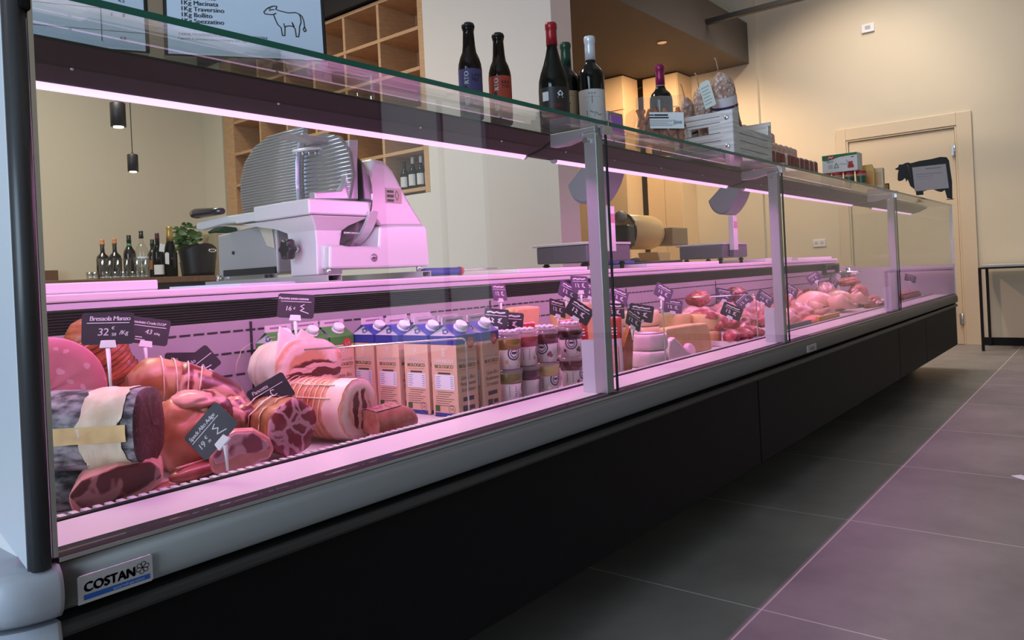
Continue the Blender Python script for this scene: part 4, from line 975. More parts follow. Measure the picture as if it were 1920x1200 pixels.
# sharpening steel
a = PY(820, 496, .74); b_ = PY(898, 494, .78); e_ = PY(985, 489, .95)
t = thing('sharpening_steel', 'sharpening steel with blue and red handle lying right of the slicer', 'knife', (b_.x, .78, ZW))
zz = ZW + .024
hp = [Vector((a.x, .80, ZW + .0225)), Vector((a.x + .05, .80, zz)), Vector((a.x + .12, .80, zz)), Vector((a.x + .165, .80, zz))]
MB().tube([(hp[0].x - .01, .80, ZW + .0165), (hp[0].x, .80, ZW + .0165), (hp[3].x, .80, ZW + .0165)], [.012, .014, .0135], 12).build('handle', mat('handle_blue', (.035, .05, .30), .4), t)
MB().tube([(hp[3].x + .0005, .80, ZW + .0165), (hp[3].x + .012, .80, ZW + .0165)], .0155, 14).build('collar', mat('collar_red', (.45, .05, .04), .4), t)
MB().tube([(hp[3].x + .0125, .80, ZW + .0195), (hp[3].x + .22, .81, ZW + .0215)], [.004, .0025], 10).build('rod', M_alup, t)
# scales
M_scale = mat('scale_grey', (.085, .085, .10), .4)
M_scale2 = mat('scale_head_grey', (.20, .215, .26), .45)
M_scr = mat('violet_screen', (.06, .02, .12), .15, coat=.5, emit=((.22, .07, .42), .35))
HEAD = [PX(a, b, 2.85) for a, b in ((1084, 352), (1110, 318), (1130, 285), (1133, 236), (1139, 224), (1148, 220), (1153, 232), (1155, 290), (1151, 330), (1140, 358), (1126, 378), (1112, 384), (1098, 378), (1089, 366))]
HEAD = [(p.y, p.z - .028 * max(0, (p.z - 1.33) / .2)) for p in HEAD]
def smooth_poly(pts, sharp=(0,), n=4):
    out = []; N_ = len(pts)
    for i in range(N_):
        p0, p1, p2, p3 = (Vector(pts[(i + k) % N_]).to_2d() for k in (-1, 0, 1, 2))
        if i in sharp: p0 = p1
        if (i + 1) % N_ in sharp: p3 = p2
        for k in range(n):
            u = k / n
            out.append(tuple(.5 * (2 * p1 + (p2 - p0) * u + (2 * p0 - 5 * p1 + 4 * p2 - p3) * u * u + (3 * p1 - p0 - 3 * p2 + p3) * u ** 3)))
    return out
def scale(x, y, label, px_, ho=0.0):
    t = thing('shop_scale', label, 'scale', (x, y, ZW), group='grey price-computing scales')
    w, dpt = .36, .27
    MB().box(x, x + w, y, y + dpt, ZW + .034, ZW + .108).build('base', M_scale, t, bevel=.006)
    MB().box(x - .004, x + w + .004, y - .004, y + dpt + .02, ZW + .1085, ZW + .120).build('weighing_plate', M_galm, t, bevel=.003)
    for fx in (x + .03, x + w - .03):
        for fy in (y + .03, y + dpt - .03): MB().lathe([(.010, 0.0), (.010, .020), (.017, .021), (.017, .026), (.011, .027), (.011, .033)], 14, c=(fx, fy, ZW)).build('foot', M_rub, t)
    MB().box(px_ - .028, px_ + .028, y - .036, y - .0045, ZW + .075, 1.16).build('pole', mat('pole_silver', (.62, .60, .64), .35, .2), t, bevel=.003)
    MB().box(px_ - .022, px_ + .022, y - .0385, y - .0365, 1.085, 1.125).build('approval_sticker', mat('sticker_rose', (.65, .25, .36), .5), t)
    MB().box(px_ - .03, px_ + .03, y - .030, y - .0045, ZW + .036, ZW + .0745).build('pole_foot', M_scale, t)
    q = smooth_poly([(a, b) for a, b in HEAD]); dy = (y - .76); hx = px_ - .09 + ho
    cy = sum(a for a, b in q) / len(q); cz = sum(b for a, b in q) / len(q)
    rings = [[(hx + dx, (a - cy) * k + cy + dy, (b - cz) * k + cz) for a, b in q] for dx, k in ((0, .93), (.012, 1.0), (.168, 1.0), (.18, .93))]
    MB().loft(rings, 0, False).build('head', M_scale2, t)
    # screen on the side toward the shoppers
    ym = min(a for a, b in q) + dy
    MB().box(hx + .050, hx + .140, ym - .0035, ym + .012, 1.475, 1.545).build('screen', M_scr, t, bevel=.002)
    MB().box(hx + .030, hx + .155, ym - .002, ym + .010, 1.452, 1.560).build('screen_bezel', mat('bezel_grey', (.28, .29, .32), .4), t, bevel=.002)
    return t
scale(2.70, .76, 'first grey shop scale with round-backed head, behind the first pillar', PY(1142, 430, .74).x)
scale(4.10, .76, 'second grey shop scale with tilted head, left of the second pillar', PY(1375, 440, .74).x, .10)
# slicer at the back with the tan guard, between the scales
t = thing('round_guard_slicer', 'tan hand slicer with big round guard between the two scales', 'slicer', (4.75, 2.2, 0))
gc = PY(1212, 437, 2.2); dpt_ = 2.2
MB().box(gc.x - .55, gc.x + .75, 2.02, 2.60, .001, .86).build('pedestal', mat('pedestal_beige', lin((206, 184, 146)), .5), t, bevel=.01)
def disc_y(cx, cz, r, y0, y1, sq=1.0):
    pts = [(cx + r * sq * math.cos(a), cz + r * math.sin(a)) for a in [2 * math.pi * j / 40 for j in range(40)]]
    return MB().prism(pts, lambda u, v, d: (u, d, v), y0, y1, smooth=True)
rr = MB(); rings = []
for (xx, r) in ((-.30, .130), (-.28, .150), (.14, .150), (.23, .132), (.28, .10)):
    rings.append([(gc.x + xx, 2.25 + r * .8 * math.cos(a), gc.z + .01 + r * math.sin(a)) for a in [2 * math.pi * j / 32 for j in range(32)]])
rr.loft(rings).build('round_guard', mat('tan_enamel', lin((212, 180, 126)), .35), t)
MB().tube([(gc.x - .305, 2.25 + .12 * math.cos(a), gc.z + .01 + .15 * math.sin(a)) for a in [2 * math.pi * j / 24 for j in range(25)]], .012, 8, caps=False).build('rim', M_bplast, t)
MB().sphere((gc.x - .42, 2.2, gc.z + .13), (.06, .05, .05), 14, 10).build('cap', mat('machine_grey', (.25, .24, .22), .4), t)
MB().box(gc.x - .44, gc.x - .33, 2.12, 2.32, gc.z - .12, gc.z + .06).build('carriage', M_bplast, t, bevel=.02)
MB().box(gc.x + .29, gc.x + .60, 2.1, 2.3, gc.z - .11, gc.z + .05).build('rear_box', mat('box_olive', lin((150, 130, 100)), .5), t, bevel=.01)
MB().prism([(-.10, -.17), (.14, -.17), (.12, -.25), (.2, -.30), (-.16, -.30), (-.06, -.25)], lambda u, v, d: (gc.x + u, d, gc.z + v), 2.05, 2.24).build('stand', MATS['tan_enamel'], t, bevel=.006)
# tools on the board between the scales
t = thing('black_tongs', 'black-handled tongs lying on the board left of the second scale', 'tongs', (3.60, .92, ZW))
zt = ZW + .0165
MB().tube([(3.45, .97, zt + .010), (3.62, .93, zt + .008), (3.86, .90, zt + .008)], [.010, .007, .0075], 8).build('handle', M_bplast, t)
MB().tube([(3.43, .98, zt + .018), (3.47, .955, zt + .024), (3.51, .965, zt + .014)], .012, 8).build('head', M_bplast, t)
t = thing('boning_knife', 'blue-handled knife on the cutting board right of the first pillar', 'knife', (3.3, .92, ZW))
MB().tube([(3.14, .94, zt + .011), (3.26, .93, zt + .013), (3.36, .92, zt + .010)], [.011, .013, .010], 10).build('handle', MATS['handle_blue'], t)
MB().prism([(3.361, .930), (3.52, .905), (3.56, .885), (3.361, .908)], lambda u, v, d: (u, v, d), zt + .008, zt + .010).build('blade', M_blade, t)
# low dark stand seen at the far wall base of the counter is part of the counter
# --- bottles, glasses, plant and ice bucket on the back counter
ZB = .984
M_clear = glassmat('clear_bottle_glass', (.93, .95, .94), 1.5)
def small_bottle(px, ptop, Y, label, kind, h, r, glass, neck):
    p = PY(px, ptop, Y); x = p.x; h = p.z - ZB
    t = thing('liquor_bottle', label, 'bottle', (x, Y, ZB), group='bottles on the back counter')
    if kind == 'squat': pr = [(r * .9, 0.001), (r, .006), (r, h * .50), (r * .9, h * .57), (r * .45, h * .64), (.0135, h * .69), (.013, h * .90), (.014, h * .91), (.013, h * .93)]
    elif kind == 'champ': pr = [(r * .9, .001), (r, .006), (r, h * .46), (r * .88, h * .55), (r * .58, h * .68), (.018, h * .78), (.016, h * .9), (.018, h * .95), (.014, h * .97)]
    else: pr = [(r * .9, .001), (r, .006), (r, h * .55), (r * .92, h * .62), (r * .6, h * .70), (.0145, h * .76), (.014, h * .93), (.015, h * .95)]
    MB().lathe(pr, 22, c=(x, Y, ZB)).build('bottle_body', glass, t)
    zc = pr[-3][1]
    zf = h * (.70 if kind == 'champ' else .84)
    rr = (.0245 if kind == 'champ' else .0155)
    MB().lathe([(rr, zf), (rr * .95, zf + (h - zf) * .5), (rr * .8, h - .02), (rr * .95, h - .012), (rr * .9, h)], 18, c=(x, Y, ZB)).build('cap', neck, t)
    return t, x, h
M_cork = mat('cork', lin((190, 130, 84)), .7)
M_darkliq = mat('dark_liquor', (.012, .008, .008), .15, coat=.5)
Y = 4.42
for px_, top, lab in ((191, 449, 'corked bottle of dark liqueur, leftmost on the back counter'), (214, 447, 'corked bottle of dark liqueur, second from the left on the back counter')):
    t, x, h = small_bottle(px_, top, Y, lab, 'squat', .28, .040, M_darkliq, M_cork)
    MB().lathe([(.0137, h * .72), (.0137, h * .84)], 14, c=(x, Y, ZB)).build('neck_glass', M_clear, t)
t, x, h = small_bottle(241, 441, Y, 'dark bottle with black cap and green neck label on the back counter', 'wine', .3, .040, M_darkliq, M_bplast)
MB().lathe([(.0165, h * .72), (.016, h * .80)], 16, c=(x, Y, ZB)).build('neck_label', mat('neck_green', (.02, .25, .10), .5), t)
t, x, h = small_bottle(264, 433, Y, 'clear spirit bottle with black stopper and white label', 'wine', .3, .043, M_clear, M_bplast)
l_ = cyl_label(.0434, .03 + .05, .15, -1.2, 1.2, (x, Y, ZB)).build('label', M_pwhite, t, fix=False)
MB().text('IBI', .03, lambda a, b: (x - .028 + a, Y - .0438, ZB + .10 + b)).build('lettering', M_ink, l_)
t, x, h = small_bottle(285, 449, Y + .1, 'short dark bottle with green cap behind the tagged bottle', 'wine', .26, .037, M_darkliq, mat('cap_green_dark', (.01, .04, .03), .4))
cyl_label(.0375, .06, .13, -1.2, 1.2, (x, Y + .1, ZB)).build('label', mat('label_orange', lin((200, 130, 80)), .6), t, fix=False)
t, x, h = small_bottle(294, 437, Y, 'dark wine bottle with burgundy capsule and white neck tag', 'wine', .3, .038, M_dglass, mat('capsule_burgundy', (.10, .015, .04), .4))
cyl_label(.0384, .02, .09, -1.3, 1.3, (x, Y, ZB)).build('label', M_pwhite, t, fix=False)
MB().prism([(-.020, -.03), (.018, -.035), (.024, .02), (-.012, .028)], lambda u, v, d: (x + .005 + u, Y - .050 - d, ZB + .215 + v), 0, .001).build('neck_tag', M_pwhite, t)
t, x, h = small_bottle(317, 425, Y, 'champagne bottle with gold foil beside the black ice bucket', 'champ', .32, .046, M_dglass, mat('gold_foil', (.55, .36, .12), .35, .7))
MB().prism([(-.014, -.04), (.014, -.045), (.016, .035), (.0, .045), (-.014, .035)], lambda u, v, d: (x - .052 + u, Y - .050 - d, ZB + .135 + v), 0, .001).build('neck_tag', M_pwhite, t)
# tumblers and shot glasses
def drinkglass(x, y, h, r, name, label, grp):
    t = thing(name, label, 'glass', (x, y, ZB), group=grp)
    MB().lathe([(r * .82, .001), (r * .86, .012), (r, h), (r - .0022, h), (r * .80, .016), (.001, .014)], 20, c=(x, y, ZB)).build('glass_body', glassmat('drinking_glass', (.86, .88, .88), 2.1, .04), t)
    MB().lathe([(r * .84, .0015), (r * .80, .012), (.001, .012)], 16, c=(x, y, ZB)).build('thick_base', mat('glass_base', (.55, .56, .54), .1, .3), t)
GL = 'clear glasses in front of the back-counter bottles'
for i, (px_, yy) in enumerate(((193, 4.30), (207, 4.30), (222, 4.30), (239, 4.30), (258, 4.30), (274, 4.30))):
    drinkglass(PY(px_, 500, yy).x, yy, .135, .026, 'highball_glass', f'{ordn[i]} highball glass from the left in front of the back-counter bottles', GL)
for i, (px_, yy) in enumerate(((168, 4.25), (178, 4.25), (200, 4.245), (216, 4.245), (231, 4.245), (249, 4.245), (267, 4.245))):
    drinkglass(PY(px_, 510, yy).x, yy, .045, .022, 'shot_glass', f'{ordn[i]} low shot glass from the left along the back-counter edge', GL)
# ice bucket
bx_ = PY(372, 490, 4.45).x
t = thing('ice_bucket', 'black oval ice bucket with steel ring left of the slicer', 'bucket', (bx_, 4.45, ZB))
bx_ = PY(372, 490, 4.45).x
mb = MB(); rings = []
for i in range(9):
    u = i / 8; z = ZB + .001 + u * .20
    rings.append([(bx_ + (.115 + .025 * u) * math.cos(a), 4.45 + (.10 + .02 * u) * math.sin(a), z + u * (-.05 * math.cos(2 * a) * .6 + .012)) for a in [2 * math.pi * j / 36 for j in range(36)]])
mb.loft(rings, 0, True, True, False)
rings2 = [[(bx_ + (v[0] - bx_) * .96, 4.45 + (v[1] - 4.45) * .96, v[2]) for v in r_] for r_ in rings[::-1]]
mb.loft([rings[-1]] + rings2[:-1], 0, True, False, True).build('bucket_body', mat('bucket_black', (.010, .009, .011), .45), t)
MB().tube([(bx_ + .02 + .028 * math.cos(a), 4.30 - .02, ZB + .185 + .010 * math.sin(a)) for a in [2 * math.pi * j / 16 for j in range(17)]], .006, 8, caps=False).build('ring_handle', M_alup, t)
# basil plant
px0 = PY(352, 470, 4.75)
t = thing('basil_plant', 'small leafy green basil plant behind the ice bucket', 'plant', (px0.x, 4.75, ZB))
MB().lathe([(.05, .001), (.065, .12), (.06, .12), (.055, .10), (.001, .10)], 20, c=(px0.x, 4.75, ZB)).build('pot', mat('pot_dark', (.05, .03, .03), .6), t)
M_leaf = mat('basil_green', (.035, .085, .020), .45, n=(30, .6, (.06, .13, .03)))
random.seed(11)
lv = MB(); stm = MB()
def leaf(mb, c, dirv, L_, w):
    d = Vector(dirv).normalized(); side = d.cross(Vector((.2, -1, .45))).normalized(); up = side.cross(d)
    pts = []
    for i in range(6):
        u = i / 5; ww = w * math.sin(math.pi * min(u * .92 + .04, 1)) ; dr = -.35 * L_ * u * u
        q = c + d * L_ * u + Vector((0, 0, dr))
        pts += [q - side * ww + up * ww * .25, q, q + side * ww + up * ww * .25]
    fs = []
    for i in range(5):
        for j in range(2): fs.append((i * 3 + j, i * 3 + j + 1, i * 3 + j + 4, i * 3 + j + 3))
    mb.add(pts, fs, 0, True)
base = Vector((px0.x, 4.75, ZB + .10))
for k in range(7):
    a = k * .9 + .3; top = base + Vector((.07 * math.cos(a), .05 * math.sin(a), .20 + .05 * random.random() + (.07 if k < 3 else 0)))
    mid = base.lerp(top, .5) + Vector((.01, 0, .02)); stm.tube([base, mid, top], [.004, .003, .002], 6)
    for lev in range(4):
        c_ = base.lerp(top, .45 + .55 * lev / 3)
        for q in range(4):
            aa = a + q * 1.57 + lev * .8
            leaf(lv, c_, (math.cos(aa), math.sin(aa), .25 + .3 * random.random()), .055 + .03 * random.random(), .018 + .008 * random.random())
stm.build('stem', mat('stem_green', (.06, .10, .03), .6), t)
lo = lv.build('leaves', M_leaf, t, fix=False)
# things half hidden behind the slicer, on the back counter
pb = PY(420, 440, 4.7)
t = thing('wooden_box', 'pale wooden box with a green cloth on top, half hidden behind the slicer', 'box', (pb.x, 4.7, ZB))
MB().box(pb.x - .10, pb.x + .12, 4.66, 4.86, ZB + .001, pb.z + .01).build('box_body', mat('box_wood', lin((170, 156, 128)), .6), t, bevel=.003)
MB().prism([(-.05, .011), (.12, .011), (.11, .06), (.0, .07), (-.07, .03)], lambda u, v, d: (pb.x + u, d, pb.z + v), 4.68, 4.84).build('green_cloth', mat('cloth_green', (.012, .05, .035), .8), t, bevel=.01)
# bottles standing in the rack's lowest right pigeonhole
for i, (y, h, cap) in enumerate(((2.80, .205, 'dark'), (2.72, .225, 'white'), (2.64, .222, 'white'), (2.565, .222, 'white'))):
    x = 3.60
    t = thing('rack_bottle', f'{ordn[i]} wine bottle from the left in the low pigeonhole beside the white pier', 'bottle', (x, y, zs[0] + .012), group='wine bottles in the rack')
    zz = zs[0] + .0125
    MB().lathe([(.028, .0), (.031, .004), (.031, h * .55), (.022, h * .66), (.012, h * .74), (.011, h)], 18, c=(x, y, zz)).build('bottle_body', M_dglass, t)
    MB().lathe([(.0122, h * .80), (.0118, h + .001), (.002, h + .0015)], 14, c=(x, y, zz)).build('capsule', M_wplast if cap == 'white' else M_bplast, t)
    cyl_label(.0314, h * .14, h * .48, -2.6, -.3, (x, y, zz)).build('label', MATS['label_grey'], t, fix=False)
# ================================================================== goods in the display well (deck at .545)
ZD = DECK + .001
M_tagc = mat('violet_black_card', (.022, .014, .026), .55)
M_net = mat('pale_net', lin((226, 196, 176)), .7)
def sup(a, p): return math.copysign(abs(math.cos(a)) ** p, math.cos(a)), math.copysign(abs(math.sin(a)) ** p, math.sin(a))
def roll(name, label, cat, pos, yaw, L, ry, rz, skin, cut, pitch=0.0, amp=.004, seed=0, sq=1.0, taper=.12, rollx=0.0, group=None, name_face='cut_face'):
    """a log of meat: root at the middle of its cut face, body running to local -X"""
    pos = Vector(pos); pos.z = max(pos.z, ZD + rz * 1.03)
    t = thing(name, label, cat, tuple(pos), 0, group, rot=(rollx, -pitch, yaw))
    n, sg = 22, 40
    def ring(x, k, j_off=0):
        out = []
        for j in range(sg):
            a = 2 * math.pi * j / sg; cy, cz = sup(a, sq)
            q = 1 + (amp / ry) * fbm((x * 18 + seed, cy * 1.3, cz * 1.3 + seed * 3))
            out.append((x, ry * k * q * cy, rz * k * q * cz))
        return out
    rings = []
    for i in range(n + 1):
        u = i / n; e = max(0.0, (u - .72) / .28)
        k = (1 - taper * u) * (max(1 - e * e, .0) ** .5 if e < 1 else .02)
        rings.append(ring(-L * u, max(k, .05)))
    MB().loft(rings, 0, True, False, True).build('body', skin, t, world=False)
    r0 = ring(0, 1)
    fr = []
    for k, dx in ((1, 0.0), (.97, .0035), (.7, .0045), (.35, .0055), (.02, .006)):
        fr.append([(dx + .0008 * fbm((p[1] * 60, p[2] * 60, seed)), p[1] * k, p[2] * k) for p in r0])
    MB().loft(fr, 0, True, False, True).build(name_face, cut, t, world=False)
    t['_'] = 0; del t['_']
    return t, ring
def band(t, ring, x0, x1, k, m, name, n=10, jit=0.0, part=None):
    rings = []
    for i in range(n + 1):
        x = x0 + (x1 - x0) * i / n
        r = ring(x, k)
        rings.append([(p[0] + jit * fbm((p[1] * 30, p[2] * 30, 5)) * (1 if i in (0, n) else 0), p[1] * (1 + .012 * fbm((x * 60, p[1] * 50, p[2] * 50))), p[2] * (1 + .012 * fbm((x * 60, p[1] * 50, p[2] * 50)))) for p in r])
    return MB().loft(rings, 0, True, False, False).build(name, m, t, world=False, fix=False)
def blob(name, label, cat, c, rad, yaw, m, amp=.15, freq=9, seed=0, floor=None, group=None, seg=40, rings=24, parent=None, roll_=0, pitch=0):
    mb = MB(); rr = []
    rot = Euler((roll_, pitch, yaw)).to_matrix(); c = Vector(c)
    for i in range(rings + 1):
        th = math.pi * i / rings; q = max(math.sin(th), .015)
        ring = []
        for j in range(seg):
            a = 2 * math.pi * j / seg
            d = Vector((q * math.cos(a), q * math.sin(a), -math.cos(th)))
            k = 1 + amp * fbm(tuple(d * 1.4 + Vector((seed * 7.1, seed * 3.3, 0)))) + amp * .3 * fbm(tuple(d * freq * .6 + Vector((seed, 0, seed))))
            p = rot @ Vector((d.x * rad[0] * k, d.y * rad[1] * k, d.z * rad[2] * k)) + c
            if floor is not None: p.y = min(p.y, .692); p.x = min(p.x, 6.58)
            if floor is not None and p.z < floor: p.z = floor + .0002 * (j % 2)
            ring.append(p)
        rr.append(ring)
    mb.loft(rr, 0)
    if parent is not None: return mb.build(name, m, parent)
    o = thing(name, label, cat, (c.x, c.y, c.z), 0, group)
    mb.build('flesh' if cat != 'cheese' else 'body', m, o)
    return o
def trace(px_pts, Y0, depth, slope=0.0):
    """an outline seen on the plane Y=Y0, given its real thickness away from the glass"""
    q = [PY(x, y, Y0) for x, y in px_pts]
    for p in q: p.z = max(p.z, ZD)
    return q, MB().prism([(p.x, p.z) for p in q], lambda u, v, d: (u + d * .5, Y0 + d, v), 0, depth)
# ---------------------------------------------------------------- materials of the goods
M_bres = meat('bresaola_cut', lin((74, 16, 28)), lin((88, 22, 34)), lin((170, 110, 110)), 70, 60, .006, .35, .5, coat=0, bumpy=.05)
M_mould = mat('grey_mould_skin', lin((38, 34, 40)), .85, n=(42, .9, lin((150, 146, 150)), (1, 1, 2.2)), bump=(80, .3))
M_paper = mat('parchment_band', lin((218, 204, 182)), .75, n=(28, .8, lin((196, 176, 146))), bump=(38, .9, (1, 1, .35)))
M_tape = mat('amber_tape', lin((222, 186, 128)), .6, n=(40, .6, lin((200, 160, 110))))
M_mort = meat('mortadella_cut', lin((226, 130, 146)), lin((230, 138, 152)), lin((240, 178, 190)), 40, 42, .20, .7, .4, kind='spots', bumpy=.05)
M_roastskin = mat('roast_skin', lin((182, 96, 54)), .5, n=(24, .9, lin((132, 58, 34)), (1, 1, 4)), bump=(60, .4), coat=.2)
M_crudo = meat('crudo_lean', lin((136, 40, 46)), lin((104, 26, 34)), lin((226, 168, 146)), 22, 16, .035, .8, .35)
M_crudoskin = meat('crudo_rind', lin((206, 136, 84)), lin((186, 104, 72)), lin((232, 190, 150)), 18, 14, .05, .6, .4)
M_dark = meat('dark_lean', lin((92, 18, 30)), lin((112, 26, 36)), lin((214, 150, 150)), 20, 15, .018, .6, .35)
M_fat = mat('pink_fat', lin((214, 156, 146)), .45, n=(30, .6, lin((196, 122, 116))), coat=.2)
M_speckc = meat('speck_slice', lin((170, 84, 104)), lin((150, 66, 88)), lin((232, 176, 190)), 26, 18, .05, .9, .4)
M_speckr = mat('speck_rind', lin((168, 96, 62)), .5, n=(14, .8, lin((206, 140, 108))), bump=(30, .2), coat=.2)
M_coppa = meat('coppa_cut', lin((130, 30, 50)), lin((152, 46, 64)), lin((222, 160, 176)), 34, 27, .055, .95, .35, kind='cell')
M_coppask = mat('coppa_casing', lin((176, 116, 72)), .55, n=(22, .9, lin((122, 66, 44))), bump=(26, .7), coat=.15)
M_pancsk = mat('pancetta_skin', lin((186, 106, 66)), .5, n=(16, .9, lin((220, 164, 130))), bump=(40, .3), coat=.2)
M_whsk = mat('white_rind_wrap', lin((226, 210, 200)), .65, n=(14, .7, lin((204, 176, 160))), bump=(16, .6))
M_bacon = mat('bacon_rind', lin((186, 120, 98)), .45, n=(24, .9, lin((142, 72, 60))), bump=(60, .3), coat=.2)
M_bacond = meat('bacon_spiced', lin((130, 60, 58)), lin((160, 84, 76)), lin((206, 160, 150)), 60, 60, .06, .6, .6)
M_saus = mat('smoked_sausage', lin((176, 100, 78)), .45, n=(26, .7, lin((142, 68, 54))), coat=.3)
# ---------------------------------------------------------------- cured meats, near end
P = PY(88, 733, .44)
mo, rg = roll('mortadella', 'big pink cut mortadella at the far left behind the end frame', 'cold cut', P, R(-104), .16, .092, .092, mat('mortadella_skin', lin((200, 120, 120)), .5), M_mort, amp=.001)
MB().box(P.x - .08, P.x + .09, .46, .60, ZD, max(P.z - .094, ZD + .01)).build('riser_block', M_steel, mo)
# netted roast leaning at the back
t = thing('netted_roast', 'orange-brown roast in string netting behind the near price card', 'roast', tuple(PY(180, 690, .58)))
a, b = PY(152, 600, .63), PY(226, 725, .62); pts = [a.lerp(b, i / 16) for i in range(17)]
b0 = pts[-1].copy()
rr = [.050 * (min(1, (i + .6) / 3.2)) ** .5 * (1 - .1 * (i > 13)) + .003 * fbm((i * .5, 1, 2)) for i in range(17)]
MB().tube(pts, rr, 28).build('flesh', M_roastskin, t)
for i in range(1, 16, 1):
    MB().tube([pts[i] + (Vector((.86, 0, .51)) * math.cos(q) + Vector((0, 1, 0)) * math.sin(q)) * (rr[i] + .0005) for q in [2 * math.pi * j / 20 for j in range(21)]], .0011, 5, caps=False).build('net_cord', M_net if i in (3, 4) else mat('brown_net', lin((104, 48, 30)), .7), t)
MB().box(.66, .76, .56, .66, ZD, .60).build('riser_block', M_steel, t)
# bresaola
P = PY(278, 798, .235)
br, rg = roll('bresaola', 'whole grey-skinned bresaola with parchment band and dark red cut face, nearest the end frame', 'cold cut', P, R(-48), .26, .058, .064, M_mould, M_bres, amp=.004, seed=2, sq=.86, taper=.02)
band(br, rg, -.016, -.080, 1.025, M_paper, 'parchment_band', 16, .010)
mb = MB(); sp = []
for i in range(12):
    x = -.078 - .015 * i; r = rg(x, 1.018); sp.append((x, r[21][1] * 1.0, r[21][2] * 1.0))
q = MB(); vs = []
for i in range(14):
    x = -.01 - .0165 * i; k = 1.045 if x > -.075 else 1.022
    r = rg(x, k); vs += [r[19], r[20], r[21]]
q.add(vs, [(3 * i + j, 3 * i + j + 1, 3 * i + j + 4, 3 * i + j + 3) for i in range(13) for j in range(2)], 0, True)
q.build('amber_strip', M_tape, br, world=False, fix=False)
# slab of cured ham below it: lean face with a fat rim
q, mb = trace([(124, 932), (150, 900), (220, 872), (285, 862), (303, 880), (309, 902), (280, 925), (230, 955), (188, 984), (150, 981), (134, 960)], .205, .10)
t = thing('ham_slab', 'dark red cured ham slab with pale fat rim, lowest at the front under the bresaola', 'cold cut', tuple(q[0]))
mb.build('fat_rim', M_fat, t, bevel=.010)
q2, mb2 = trace([(128, 932), (152, 903), (220, 876), (282, 866), (299, 878), (303, 896), (262, 921), (214, 945), (186, 962), (166, 964), (146, 950)], .2035, .03)
mb2.build('lean', M_dark, t, bevel=.004)
blob('salami_end', 'grey mould-skinned salami end at the very front left corner', 'cold cut', PY(118, 928, .36), (.050, .07, .050), R(-20), M_mould, .05, 9, 3, ZD)
# smoked fillets on the deck
for k, (x0, y0, x1, y1, r, lb) in enumerate(((318, 905, 415, 893, .020, 'flat brown smoked fillet lying on the deck behind the ham slab'), (255, 955, 325, 935, .014, 'small smoked fillet end touching the toothed front rim'))):
    a, b = PY(x0, y0, .27 - .05 * k), PY(x1, y1, .30 - .05 * k); a.z = b.z = ZD + r * .75
    t = thing('smoked_fillet', lb, 'cold cut', tuple(a), group='smoked fillets on the deck')
    MB().tube([a.lerp(b, i / 8) for i in range(9)], [r * (1 - abs(i / 4 - 1) ** 3 * .75) for i in range(9)], 16, flat=.7).build('flesh', M_saus, t)
    MB().tube([a.lerp(b, i / 8) + Vector((0, 0, r * .7)) for i in range(1, 8)], .003, 6).build('fat_streak', M_fat, t)
# speck block with rind, behind the bresaola
P = PY(360, 815, .36)
t = blob('speck_block', 'orange-rinded speck block standing right of the bresaola', 'cold cut', P, (.066, .075, .080), R(15), M_speckr, .22, 6, 5, ZD)
blob('fat_band', '', '', PY(362, 752, .345), (.036, .05, .020), R(10), M_fat, .15, 6, 9, None, parent=t)
blob('lean_patch', '', '', PY(388, 775, .34), (.042, .05, .045), R(15), M_crudo, .1, 5, 6, None, parent=t)
# whole raw ham with twine
t = thing('raw_ham', 'boned raw ham tied with white twine, behind the bresaola and speck', 'ham', tuple(PY(350, 740, .50)))
pts = [PY(238, 722, .53), PY(290, 716, .52), PY(350, 730, .50), PY(410, 752, .47), PY(462, 776, .44)]
cur = []
for i in range(21):
    u = i / 20 * 4; k = min(int(u), 3); cur.append(pts[k].lerp(pts[k + 1], u - k))
rr = [.052 * (1 - (abs(i / 10 - 1.0)) ** 4 * .65) + .004 * fbm((i * .4, 4, 1)) for i in range(21)]
MB().tube(cur[:9], rr[:9], 30).build('rind', M_crudoskin, t); MB().tube(cur[8:], rr[8:], 30).build('lean', M_crudo, t)
for i in (6, 8, 10, 12):
    d = (cur[i + 1] - cur[i - 1]).normalized(); s1 = d.cross(Vector((0, 0, 1))).normalized(); s2 = d.cross(s1)
    MB().tube([cur[i] + (s1 * math.cos(q) + s2 * math.sin(q)) * (rr[i] + .002) + d * .018 * math.sin(q) for q in [2 * math.pi * j / 24 for j in range(25)]], .0016, 6, caps=False).build('twine', M_net, t)
MB().box(.80, .90, .46, .56, ZD, .60).build('riser_block', M_steel, t)
blob('ham_piece', 'ragged dark red ham piece with white fat veins left of the coppa', 'cold cut', PY(440, 790, .37), (.050, .05, .045), R(20), M_crudo, .22, 8, 8, ZD)
# flat speck slice in front
q, mb = trace([(392, 862), (416, 820), (440, 808), (476, 806), (506, 822), (515, 842), (506, 862), (488, 866), (470, 880), (440, 884), (410, 892), (396, 886)], .235, .030)
t = thing('speck_slice', 'thick flat pink speck slice with fat edge leaning by the toothed rim', 'cold cut', tuple(q[0]))
mb.build('fat_rim', M_fat, t, bevel=.006)
q, mb = trace([(398, 858), (418, 824), (442, 812), (474, 811), (500, 826), (508, 841), (486, 850), (450, 852), (424, 866), (404, 872)], .2335, .01); mb.build('lean', M_speckc, t, bevel=.003)
# coppa
P = PY(548, 803, .245)
co, rg = roll('coppa', 'brown-skinned coppa roll with marbled dark red cut face', 'cold cut', P, R(-99) + R(6), .15, .050, .053, M_coppask, M_coppa, amp=.008, seed=4)
for x in (-.035, -.07, -.10): band(co, rg, x, x - .004, 1.03, M_net, 'net_cord', 1)
